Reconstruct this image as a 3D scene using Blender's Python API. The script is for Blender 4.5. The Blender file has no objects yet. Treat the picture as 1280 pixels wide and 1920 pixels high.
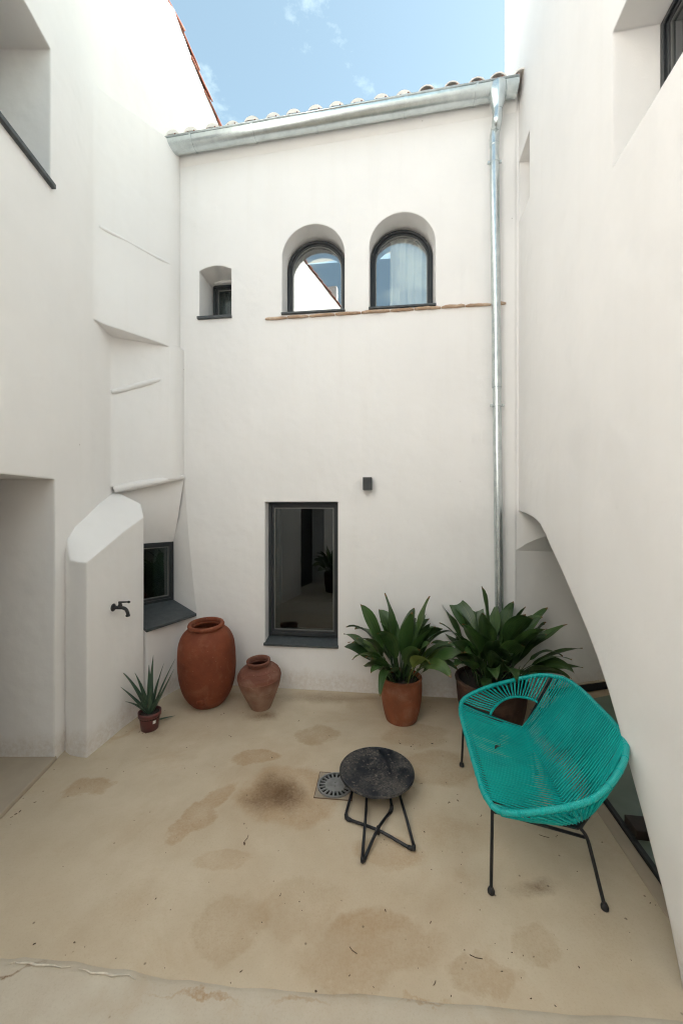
import bpy, bmesh, math, random
from mathutils import Vector, Matrix
random.seed(7)
R = math.radians
sc = bpy.context.scene
C = sc.collection

# ------------------------------------------------------------------ camera, sky, sun, exposure
EYE = 1.85            # eye height (m)
FPX, HZ = 735.0, 948.0  # focal length and horizon row of the 1280x1920 photograph
cam_d = bpy.data.cameras.new('camera')
cam = bpy.data.objects.new('camera', cam_d); C.objects.link(cam)
cam.location = (0, 0, EYE); cam.rotation_euler = (R(90), 0, 0)
cam_d.sensor_fit = 'VERTICAL'; cam_d.sensor_height = 36; cam_d.sensor_width = 24
cam_d.lens = FPX / 1920 * 36
cam_d.shift_y = (HZ - 960) / 1920
cam_d.clip_start = 0.05; cam_d.clip_end = 500
sc.camera = cam

SUN_EL, SUN_AZ = 40.0, 101.5     # azimuth clockwise from +Y
sd = Vector((math.sin(R(SUN_AZ)) * math.cos(R(SUN_EL)), math.cos(R(SUN_AZ)) * math.cos(R(SUN_EL)), math.sin(R(SUN_EL))))
w = bpy.data.worlds.new('World'); sc.world = w; w.use_nodes = True
wn, wl = w.node_tree.nodes, w.node_tree.links
sky = wn.new('ShaderNodeTexSky'); sky.sky_type = 'NISHITA'; sky.sun_disc = False
sky.sun_elevation = R(SUN_EL); sky.sun_rotation = R(SUN_AZ)
sky.air_density = 1.0; sky.dust_density = 2.5; sky.ozone_density = 1.0; sky.altitude = 50
bg = wn['Background']; bg.inputs['Strength'].default_value = 0.125
tcw = wn.new('ShaderNodeTexCoord')
mpw = wn.new('ShaderNodeMapping'); mpw.inputs['Scale'].default_value = (1.6, 1.6, 3.2); mpw.inputs['Location'].default_value = (3.1, 0.4, 1.3)
nzw = wn.new('ShaderNodeTexNoise'); nzw.inputs['Scale'].default_value = 2.6; nzw.inputs['Detail'].default_value = 9; nzw.inputs['Roughness'].default_value = 0.62
rpw = wn.new('ShaderNodeValToRGB'); rpw.color_ramp.elements[0].position = 0.53; rpw.color_ramp.elements[1].position = 0.86; rpw.color_ramp.elements[0].color = (0.042, 0.042, 0.042, 1)
rpw.color_ramp.elements[1].color = (0.55, 0.55, 0.55, 1)
mxw = wn.new('ShaderNodeMixRGB'); mxw.inputs['Color2'].default_value = (9.0, 9.2, 9.4, 1)
wl.new(tcw.outputs['Generated'], mpw.inputs['Vector']); wl.new(mpw.outputs['Vector'], nzw.inputs['Vector'])
wl.new(nzw.outputs['Fac'], rpw.inputs['Fac']); wl.new(rpw.outputs['Color'], mxw.inputs['Fac'])
wl.new(sky.outputs['Color'], mxw.inputs['Color1']); 
gdw = wn.new('ShaderNodeMixRGB'); gdw.blend_type = 'MULTIPLY'; gdw.inputs['Fac'].default_value = 1; gdw.inputs['Color2'].default_value = (0.98, 1.075, 0.90, 1)
wl.new(mxw.outputs['Color'], gdw.inputs['Color1']); wl.new(gdw.outputs['Color'], bg.inputs['Color'])

sl = bpy.data.lights.new('sun', 'SUN'); sl.energy = 5.0; sl.angle = R(0.53); sl.color = (1.0, 0.985, 0.955)
so = bpy.data.objects.new('sun', sl); C.objects.link(so)
so.rotation_euler = (-sd).to_track_quat('-Z', 'Y').to_euler(); so.location = (6, 0, 12)

vs = sc.view_settings
vs.view_transform = 'Standard'; vs.look = 'None'; vs.gamma = 1.0; vs.use_curve_mapping = False
vs.exposure = 1.6
sc.render.engine = 'CYCLES'
cy = sc.cycles
cy.max_bounces = 14; cy.diffuse_bounces = 7; cy.glossy_bounces = 5; cy.transparent_max_bounces = 16
cy.sample_clamp_indirect = 6.0; cy.use_denoising = True; cy.use_adaptive_sampling = True; cy.adaptive_threshold = 0.02; cy.filter_width = 1.15; cy.denoising_input_passes = 'RGB_ALBEDO_NORMAL'

# ------------------------------------------------------------------ helpers
ROOT = {}
def tag(o, label=None, cat=None, group=None, kind=None):
    if label: o['label'] = label
    if cat: o['category'] = cat
    if group: o['group'] = group
    if kind: o['kind'] = kind
    return o
def thing(name, label, cat, loc=(0, 0, 0), group=None):
    o = bpy.data.objects.new(name, None); C.objects.link(o); o.location = loc
    o.empty_display_size = 0.2
    tag(o, label, cat, group); ROOT[o.name] = Vector(loc)
    return o
def root_loc(p):
    if p is None: return Vector((0, 0, 0))
    while p.parent: p = p.parent
    return ROOT.get(p.name, Vector((0, 0, 0)))
def mesh_obj(name, V, Fc, mat, parent=None, smooth=False, recalc=True):
    """world-space vertices -> a mesh object under parent"""
    off = root_loc(parent)
    me = bpy.data.meshes.new(name)
    me.from_pydata([tuple(Vector(v) - off) for v in V], [], Fc)
    if recalc:
        bm = bmesh.new(); bm.from_mesh(me)
        bmesh.ops.recalc_face_normals(bm, faces=bm.faces)
        bm.to_mesh(me); bm.free()
    me.materials.append(mat)
    if smooth: me.polygons.foreach_set('use_smooth', [True] * len(me.polygons))
    me.update()
    o = bpy.data.objects.new(name, me); C.objects.link(o)
    if parent:
        o.parent = parent
    return o
class MB:
    def __init__(s): s.V = []; s.F = []
    def add(s, V, F):
        n = len(s.V); s.V += [tuple(v) for v in V]; s.F += [tuple(i + n for i in f) for f in F]; return s
    def box(s, x0, x1, y0, y1, z0, z1, M=None):
        V = [Vector((x, y, z)) for z in (z0, z1) for y in (y0, y1) for x in (x0, x1)]
        if M is not None: V = [M @ v for v in V]
        return s.add(V, [(0, 2, 3, 1), (4, 5, 7, 6), (0, 1, 5, 4), (2, 6, 7, 3), (0, 4, 6, 2), (1, 3, 7, 5)])
    def prism(s, A, B):
        """A, B: two equal-length closed loops"""
        n = len(A)
        return s.add(list(A) + list(B), [tuple(range(n))[::-1], tuple(range(n, 2 * n))] + [(i, (i + 1) % n, n + (i + 1) % n, n + i) for i in range(n)])
    def ring(s, Oa, Ia, Ob, Ib, closed=True):
        n = len(Oa); V = list(Oa) + list(Ia) + list(Ob) + list(Ib); F = []
        for i in range(n if closed else n - 1):
            j = (i + 1) % n
            F += [(i, j, n + j, n + i), (2 * n + i, 3 * n + i, 3 * n + j, 2 * n + j), (i, 2 * n + i, 2 * n + j, j), (n + i, n + j, 3 * n + j, 3 * n + i)]
        return s.add(V, F)
    def tube(s, pts, r, n=8, closed=False, caps=True):
        pts = [Vector(p) for p in pts]; m = len(pts)
        rr = r if isinstance(r, (list, tuple)) else [r] * m
        tang = []
        for i in range(m):
            a = pts[(i - 1) % m] if (closed or i > 0) else pts[i]
            b = pts[(i + 1) % m] if (closed or i < m - 1) else pts[i]
            t = (b - a); tang.append(t.normalized() if t.length > 1e-9 else Vector((0, 0, 1)))
        up = Vector((0, 0, 1)) if abs(tang[0].z) < 0.9 else Vector((1, 0, 0))
        nrm = (up - tang[0] * up.dot(tang[0])).normalized()
        V = []
        for i in range(m):
            nrm = (nrm - tang[i] * nrm.dot(tang[i])).normalized()
            bi = tang[i].cross(nrm)
            for k in range(n):
                a = 2 * math.pi * k / n
                V.append(pts[i] + (nrm * math.cos(a) + bi * math.sin(a)) * rr[i])
        F = []
        for i in range(m if closed else m - 1):
            j = (i + 1) % m
            for k in range(n):
                l = (k + 1) % n
                F.append((i * n + k, i * n + l, j * n + l, j * n + k))
        if caps and not closed:
            F.append(tuple(range(n))[::-1]); F.append(tuple((m - 1) * n + k for k in range(n)))
        return s.add(V, F)
    def lathe(s, prof, n=40, M=None, wob=0.0, ph=0.0):
        V = []
        for (r, z) in prof:
            for k in range(n):
                a = 2 * math.pi * k / n
                q = r * (1 + wob * math.sin(2 * a + ph + z * 5) + wob * 0.6 * math.sin(3 * a + z * 9))
                v = Vector((q * math.cos(a), q * math.sin(a), z)); V.append(M @ v if M is not None else v)
        F = []
        for i in range(len(prof) - 1):
            for k in range(n):
                l = (k + 1) % n
                F.append((i * n + k, i * n + l, (i + 1) * n + l, (i + 1) * n + k))
        F.append(tuple(range(n))[::-1]); F.append(tuple((len(prof) - 1) * n + k for k in range(n)))
        return s.add(V, F)
    def grid(s, rows):
        m, n = len(rows), len(rows[0])
        V = [p for r in rows for p in r]
        return s.add(V, [(i * n + j, i * n + j + 1, (i + 1) * n + j + 1, (i + 1) * n + j) for i in range(m - 1) for j in range(n - 1)])
    def build(s, name, mat, parent=None, smooth=False, recalc=True):
        return mesh_obj(name, s.V, s.F, mat, parent, smooth, recalc)
def cut(o, cutters, op='DIFFERENCE'):
    """boolean-subtract each MB cutter (world space) from mesh object o"""
    off = root_loc(o.parent) if o.parent else Vector((0, 0, 0))
    tmp = []
    for c in cutters:
        co = mesh_obj('cutter', [Vector(v) - off for v in c.V], c.F, o.data.materials[0])
        m = o.modifiers.new('cut', 'BOOLEAN'); m.operation = op; m.object = co; m.solver = 'EXACT'
        pl, o_par = None, None
        tmp.append(co)
    par = o.parent; o.parent = None
    dg = bpy.context.evaluated_depsgraph_get(); dg.update()
    me = bpy.data.meshes.new_from_object(o.evaluated_get(dg))
    o.modifiers.clear(); old = o.data; o.data = me; bpy.data.meshes.remove(old)
    o.parent = par
    for co in tmp:
        d = co.data; bpy.data.objects.remove(co); bpy.data.meshes.remove(d)
    return o
def auto_smooth(o, ang=35):
    me = o.data
    bm = bmesh.new(); bm.from_mesh(me)
    for f in bm.faces: f.smooth = True
    for e in bm.edges:
        if len(e.link_faces) == 2: e.smooth = e.calc_face_angle(0) < R(ang)
    bm.to_mesh(me); bm.free()
    return o
def weighted(o):
    m = o.modifiers.new('weighted', 'WEIGHTED_NORMAL'); m.keep_sharp = True; m.weight = 90
    return o
def bevel(o, width=0.004, seg=2):
    m = o.modifiers.new('bevel', 'BEVEL'); m.width = width; m.segments = seg; m.limit_method = 'ANGLE'; m.angle_limit = R(40)
    return o
def copy_piece(src, parent, M):
    o = bpy.data.objects.new(src.name.split('.')[0], src.data); C.objects.link(o); o.parent = parent
    o.matrix_basis = Matrix.Translation(-root_loc(parent)) @ M
    return o
def chaikin(P, it=2):
    P = [Vector(p) for p in P]
    for _ in range(it):
        Q = [P[0]]
        for a, b in zip(P[:-1], P[1:]): Q += [a * 0.75 + b * 0.25, a * 0.25 + b * 0.75]
        Q.append(P[-1]); P = Q
    return P
def catmull(P, sub=8, closed=False):
    P = [Vector(p) for p in P]; n = len(P); out = []
    for i in range(n if closed else n - 1):
        g = lambda k: P[k % n] if closed else P[max(0, min(n - 1, k))]
        p0, p1, p2, p3 = g(i - 1), g(i), g(i + 1), g(i + 2)
        for k in range(sub):
            t = k / sub
            out.append(0.5 * ((2 * p1) + (p2 - p0) * t + (2 * p0 - 5 * p1 + 4 * p2 - p3) * t * t + (3 * p1 - p0 - 3 * p2 + p3) * t ** 3))
    if not closed: out.append(P[-1])
    return out

# survey helpers: directions read off the photograph, turned into metres on known planes
def tt(px): return (px - 640) / FPX
def at(px, py, Y): return Vector((tt(px) * Y, Y, EYE - (py - HZ) / FPX * Y))
def floor_at(px, py, z=0.0):
    Y = (EYE - z) * FPX / (py - HZ); return Vector((tt(px) * Y, Y, z))
Y0, MB_ = 3.90, -0.12                       # back wall plane  Y = Y0 + MB_*X
_c, _s = 1 / math.hypot(1, MB_), -MB_ / math.hypot(1, MB_)
MBK = Matrix(((_c, _s, 0, 0), (-_s, _c, 0, Y0), (0, 0, 1, 0), (0, 0, 0, 1)))   # back-wall frame: x along, y into wall
def bk(x, y, z): return MBK @ Vector((x, y, z))
def bl(px, py, d=0.0):
    """pixel -> (x, z) in the back-wall frame at depth d into the wall"""
    t = tt(px); Y = (d + Y0 * _c) / (_s * t + _c); X = t * Y
    return (X * _c - (Y - Y0) * _s, EYE - (py - HZ) / FPX * Y)
def XL(Y): return -2.075 - 0.11 * (Y - 2.851)
def XR(Y): return 1.671 + 0.168 * (Y - 3.70)
def left_at(px, py):
    t = tt(px); Y = (-2.075 + 0.11 * 2.851) / (t + 0.11); return Vector((t * Y, Y, EYE - (py - HZ) / FPX * Y))
def right_at(px, py):
    t = tt(px); Y = (1.671 - 0.168 * 3.70) / (t - 0.168); return Vector((t * Y, Y, EYE - (py - HZ) / FPX * Y))

# ------------------------------------------------------------------ materials
def mat(name):
    m = bpy.data.materials.new(name); m.use_nodes = True
    nt = m.node_tree; return m, nt.nodes, nt.links, nt.nodes['Principled BSDF']
def noise(n, l, scale, detail=4, rough=0.5, vec=None, dist=0.0):
    t = n.new('ShaderNodeTexNoise'); t.inputs['Scale'].default_value = scale; t.inputs['Detail'].default_value = detail
    t.inputs['Roughness'].default_value = rough; t.inputs['Distortion'].default_value = dist
    if vec is not None: l.new(vec, t.inputs['Vector'])
    return t.outputs['Fac']
def ramp(n, l, src, stops):
    r = n.new('ShaderNodeValToRGB'); e = r.color_ramp.elements
    while len(e) < len(stops): e.new(0.5)
    for q, (p, c) in zip(e, stops):
        q.position = p; q.color = (c, c, c, 1) if not isinstance(c, tuple) else (*c, 1)
    l.new(src, r.inputs['Fac']); return r.outputs['Color']
def mixc(n, l, fac, a, b, mode='MIX'):
    m = n.new('ShaderNodeMixRGB'); m.blend_type = mode
    for k, v in (('Fac', fac), ('Color1', a), ('Color2', b)):
        if isinstance(v, (int, float)): m.inputs[k].default_value = v
        elif isinstance(v, tuple): m.inputs[k].default_value = (*v, 1)
        else: l.new(v, m.inputs[k])
    return m.outputs['Color']
def math_(n, l, op, a, b=None, clamp=False):
    m = n.new('ShaderNodeMath'); m.operation = op; m.use_clamp = clamp
    for i, v in enumerate((a, b)):
        if v is None: continue
        if isinstance(v, (int, float)): m.inputs[i].default_value = v
        else: l.new(v, m.inputs[i])
    return m.outputs[0]
def bump(n, l, h, strength, dist, normal=None):
    b = n.new('ShaderNodeBump'); b.inputs['Strength'].default_value = strength; b.inputs['Distance'].default_value = dist
    l.new(h, b.inputs['Height'])
    if normal is not None: l.new(normal, b.inputs['Normal'])
    return b.outputs['Normal']
def geo_pos(n): return n.new('ShaderNodeNewGeometry').outputs['Position']
def simple(name, col, rough=0.6, metal=0.0, nscale=0, var=0.0, bstr=0.0, bscale=60, spec=0.5):
    m, n, l, b = mat(name)
    b.inputs['Roughness'].default_value = rough; b.inputs['Metallic'].default_value = metal
    b.inputs['Specular IOR Level'].default_value = spec
    if nscale:
        f = noise(n, l, nscale, 5, 0.6, geo_pos(n))
        c = ramp(n, l, f, [(0.3, tuple(x * (1 - var) for x in col)), (0.7, tuple(min(1, x * (1 + var)) for x in col))])
        l.new(c, b.inputs['Base Color'])
    else: b.inputs['Base Color'].default_value = (*col, 1)
    if bstr: l.new(bump(n, l, noise(n, l, bscale, 4, 0.6, geo_pos(n)), bstr, 0.004), b.inputs['Normal'])
    return m
def make_plaster(name, col, dirt=True):
    m, n, l, b = mat(name)
    pos = geo_pos(n)
    f1 = noise(n, l, 0.9, 5, 0.55, pos); f2 = noise(n, l, 5.0, 6, 0.65, pos)
    c = ramp(n, l, f1, [(0.3, tuple(x * 0.94 for x in col)), (0.7, col)])
    c = mixc(n, l, math_(n, l, 'MULTIPLY', ramp(n, l, f2, [(0.5, 0.0), (0.75, 1.0)]), 0.10), c, tuple(x * 0.86 for x in col))
    if dirt:   # small scattered scuffs and flecks
        vo = n.new('ShaderNodeTexVoronoi'); vo.inputs['Scale'].default_value = 2.3; vo.inputs['Randomness'].default_value = 1
        l.new(pos, vo.inputs['Vector'])
        sp = ramp(n, l, vo.outputs['Distance'], [(0.008, 1.0), (0.016, 0.0)])
        c = mixc(n, l, math_(n, l, 'MULTIPLY', sp, 0.55), c, (0.16, 0.11, 0.07))
        wv = noise(n, l, 14, 8, 0.75, pos, 1.2)
        c = mixc(n, l, math_(n, l, 'MULTIPLY', ramp(n, l, wv, [(0.70, 0.0), (0.80, 1.0)]), 0.22), c, (0.42, 0.34, 0.24))
    if dirt:   # faint rain streaks
        mps = n.new('ShaderNodeMapping'); mps.inputs['Scale'].default_value = (9, 9, 0.45); l.new(pos, mps.inputs['Vector'])
        c = mixc(n, l, math_(n, l, 'MULTIPLY', ramp(n, l, noise(n, l, 1.0, 6, 0.65, mps.outputs[0]), [(0.52, 0.0), (0.80, 1.0)]), 0.08), c, (0.60, 0.53, 0.44))
    if dirt:   # splashed dust along the foot of the walls
        sz = n.new('ShaderNodeSeparateXYZ'); l.new(pos, sz.inputs[0])
        hh = math_(n, l, 'SUBTRACT', sz.outputs['Z'], math_(n, l, 'MULTIPLY', noise(n, l, 6, 6, 0.7, pos), 0.22))
        sp2 = math_(n, l, 'MULTIPLY', ramp(n, l, hh, [(0.0, 1.0), (0.10, 0.0)]), ramp(n, l, noise(n, l, 30, 6, 0.75, pos), [(0.35, 0.15), (0.65, 1.0)]))
        c = mixc(n, l, math_(n, l, 'MULTIPLY', sp2, 0.38), c, (0.45, 0.34, 0.22))
    l.new(c, b.inputs['Base Color']); b.inputs['Roughness'].default_value = 0.92; b.inputs['Specular IOR Level'].default_value = 0.2
    bv = n.new('ShaderNodeBevel'); bv.samples = 4; bv.inputs['Radius'].default_value = 0.020
    nn = bump(n, l, noise(n, l, 1.7, 3, 0.5, pos), 0.5, 0.06, bv.outputs['Normal'])
    nn = bump(n, l, noise(n, l, 8, 4, 0.55, pos), 0.35, 0.010, nn)
    nn = bump(n, l, noise(n, l, 95, 5, 0.7, pos), 0.30, 0.0022, nn)
    l.new(nn, b.inputs['Normal'])
    return m
PLASTER = make_plaster('lime_plaster', (0.825, 0.802, 0.783))
ANTHRA = simple('anthracite_paint', (0.022, 0.025, 0.028), 0.45)
SLATE = simple('slate_sill', (0.055, 0.062, 0.066), 0.55, nscale=18, var=0.25, bstr=0.25, bscale=70)
ALU = simple('pale_bead', (0.20, 0.20, 0.19), 0.45, 0.5)
BLACK = simple('black_powder_coat', (0.007, 0.008, 0.011), 0.42, bstr=0.05, bscale=200)
BLACK_IRON = simple('black_iron', (0.010, 0.010, 0.012), 0.5)
RUBBER = simple('black_rubber', (0.012, 0.012, 0.013), 0.7)
DARKROOM = simple('dim_interior', (0.035, 0.032, 0.030), 0.9)  # near-black wall colour stands in for the shade of unlit rooms
CURTAIN = simple('cream_curtain', (0.85, 0.82, 0.74), 0.9)
MORTAR = simple('white_mortar', (0.80, 0.77, 0.72), 0.9, nscale=12, var=0.06, bstr=0.4, bscale=40)
# zinc
ZINC, n, l, b = mat('galvanised_zinc')
pos = geo_pos(n)
f = noise(n, l, 14, 5, 0.6, pos)
l.new(ramp(n, l, f, [(0.3, (0.50, 0.545, 0.55)), (0.7, (0.66, 0.71, 0.71))]), b.inputs['Base Color'])
b.inputs['Metallic'].default_value = 0.85
b.inputs['Roughness'].default_value = 0.27
# glass
def make_glass(name, base, tint, mult=1.6):
    m = bpy.data.materials.new(name); m.use_nodes = True; n = m.node_tree.nodes; l = m.node_tree.links
    n.remove(n['Principled BSDF']); out = n['Material Output']
    tr = n.new('ShaderNodeBsdfTransparent'); tr.inputs['Color'].default_value = (*tint, 1)
    gl = n.new('ShaderNodeBsdfGlossy'); gl.inputs['Roughness'].default_value = 0.0; gl.inputs['Color'].default_value = (0.95, 0.97, 1, 1)
    fr = n.new('ShaderNodeFresnel'); fr.inputs['IOR'].default_value = 1.5
    fac = math_(n, l, 'ADD', math_(n, l, 'MULTIPLY', fr.outputs[0], mult), base, True)
    mx = n.new('ShaderNodeMixShader'); l.new(fac, mx.inputs[0]); l.new(tr.outputs[0], mx.inputs[1]); l.new(gl.outputs[0], mx.inputs[2])
    l.new(mx.outputs[0], out.inputs['Surface']); return m
GLASS_UP = make_glass('coated_glass', 0.11, (0.88, 0.90, 0.89), 2.0)
GLASS_LOW = make_glass('dark_glass', 0.018, (0.40, 0.46, 0.46), 1.2)
# terracotta
def make_terracotta(name, cols, dust, dust_amt, bstr=0.3, lines=False, zlo=None):
    m, n, l, b = mat(name)
    tc = n.new('ShaderNodeTexCoord').outputs['Object']
    c = ramp(n, l, noise(n, l, 3.5, 6, 0.6, tc), [(0.3, cols[0]), (0.55, cols[1]), (0.75, cols[2])])
    sp = ramp(n, l, noise(n, l, 22, 8, 0.75, tc, 0.6), [(0.60, 0.0), (0.72, 1.0)])
    c = mixc(n, l, math_(n, l, 'MULTIPLY', sp, dust_amt), c, dust)
    vo = n.new('ShaderNodeTexVoronoi'); vo.inputs['Scale'].default_value = 26; l.new(tc, vo.inputs['Vector'])
    fl = ramp(n, l, vo.outputs['Distance'], [(0.05, 1.0), (0.10, 0.0)])
    c = mixc(n, l, math_(n, l, 'MULTIPLY', fl, 0.35), c, tuple(min(1, x * 1.5) for x in dust))
    c = mixc(n, l, math_(n, l, 'MULTIPLY', ramp(n, l, noise(n, l, 6.5, 9, 0.7, tc, 0.7), [(0.50, 0.0), (0.68, 1.0)]), 0.42), c, tuple(a * 0.55 + q * 0.45 for a, q in zip(cols[2], dust)))
    c = mixc(n, l, math_(n, l, 'MULTIPLY', ramp(n, l, noise(n, l, 4.2, 7, 0.65, tc, 0.4), [(0.54, 0.0), (0.70, 1.0)]), 0.45), c, tuple(a * 0.5 for a in cols[0]))
    h = noise(n, l, 45, 5, 0.65, tc)
    if zlo is not None:      # lime bloom on the lower body
        sx = n.new('ShaderNodeSeparateXYZ'); l.new(tc, sx.inputs[0])
        zz = math_(n, l, 'ADD', sx.outputs['Z'], math_(n, l, 'MULTIPLY', noise(n, l, 7, 5, 0.6, tc), 0.16))
        mk = ramp(n, l, zz, [(zlo, 1.0), (zlo + 0.10, 0.0)])
        mk = math_(n, l, 'MULTIPLY', mk, ramp(n, l, noise(n, l, 9, 6, 0.6, tc), [(0.3, 0.35), (0.6, 0.95)]))
        c = mixc(n, l, math_(n, l, 'MULTIPLY', mk, 0.75), c, (0.33, 0.22, 0.16))
    l.new(c, b.inputs['Base Color']); b.inputs['Roughness'].default_value = 0.78; b.inputs['Specular IOR Level'].default_value = 0.3
    nn = bump(n, l, h, bstr, 0.004)
    if lines:
        wv = n.new('ShaderNodeTexWave'); wv.bands_direction = 'Z'; wv.inputs['Scale'].default_value = 9; wv.inputs['Distortion'].default_value = 3.5
        l.new(tc, wv.inputs['Vector']); nn = bump(n, l, wv.outputs['Fac'], 0.12, 0.002, nn)
    l.new(nn, b.inputs['Normal'])
    return m
TERRA_BIG = make_terracotta('burnt_terracotta', ((0.145, 0.038, 0.017), (0.20, 0.052, 0.023), (0.25, 0.074, 0.034)), (0.38, 0.21, 0.13), 0.45, lines=True)
TERRA_SMALL = make_terracotta('weathered_terracotta', ((0.14, 0.052, 0.034), (0.19, 0.072, 0.046), (0.26, 0.115, 0.075)), (0.50, 0.36, 0.27), 0.5, lines=True, zlo=0.30)
TERRA_POT = make_terracotta('orange_terracotta', ((0.17, 0.055, 0.026), (0.25, 0.080, 0.036), (0.30, 0.11, 0.055)), (0.42, 0.30, 0.22), 0.2)
TERRA_DARK = make_terracotta('dark_terracotta', ((0.055, 0.030, 0.022), (0.085, 0.042, 0.030), (0.12, 0.06, 0.04)), (0.30, 0.22, 0.16), 0.2)
TILE_RED = make_terracotta('red_roof_tile', ((0.15, 0.050, 0.036), (0.23, 0.085, 0.055), (0.34, 0.17, 0.11)), (0.62, 0.50, 0.40), 0.6)
TILE_PALE = make_terracotta('limewashed_roof_tile', ((0.70, 0.65, 0.59), (0.78, 0.74, 0.69), (0.82, 0.80, 0.76)), (0.62, 0.46, 0.36), 0.3)
BRICK = make_terracotta('old_thin_brick', ((0.34, 0.21, 0.13), (0.46, 0.32, 0.22), (0.60, 0.48, 0.37)), (0.72, 0.64, 0.54), 0.8, 0.6)
PLASTIC_POT = simple('maroon_plastic', (0.105, 0.030, 0.028), 0.5)
SOIL = simple('potting_soil', (0.025, 0.018, 0.013), 0.95, nscale=60, var=0.5, bstr=0.8, bscale=80)
WHITE = simple('white_label', (0.75, 0.74, 0.70), 0.6)
CONC_GREEN = simple('green_grey_screed', (0.16, 0.20, 0.155), 0.35, nscale=3, var=0.15)
SKIRT = simple('dark_metal_profile', (0.020, 0.021, 0.021), 0.5)
DARKWOOD = simple('dark_brown_wood', (0.040, 0.026, 0.020), 0.6, nscale=20, var=0.3)
STONE_STEP = simple('beige_screed', (0.40, 0.33, 0.25), 0.8, nscale=4, var=0.08, bstr=0.2, bscale=60)

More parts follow.
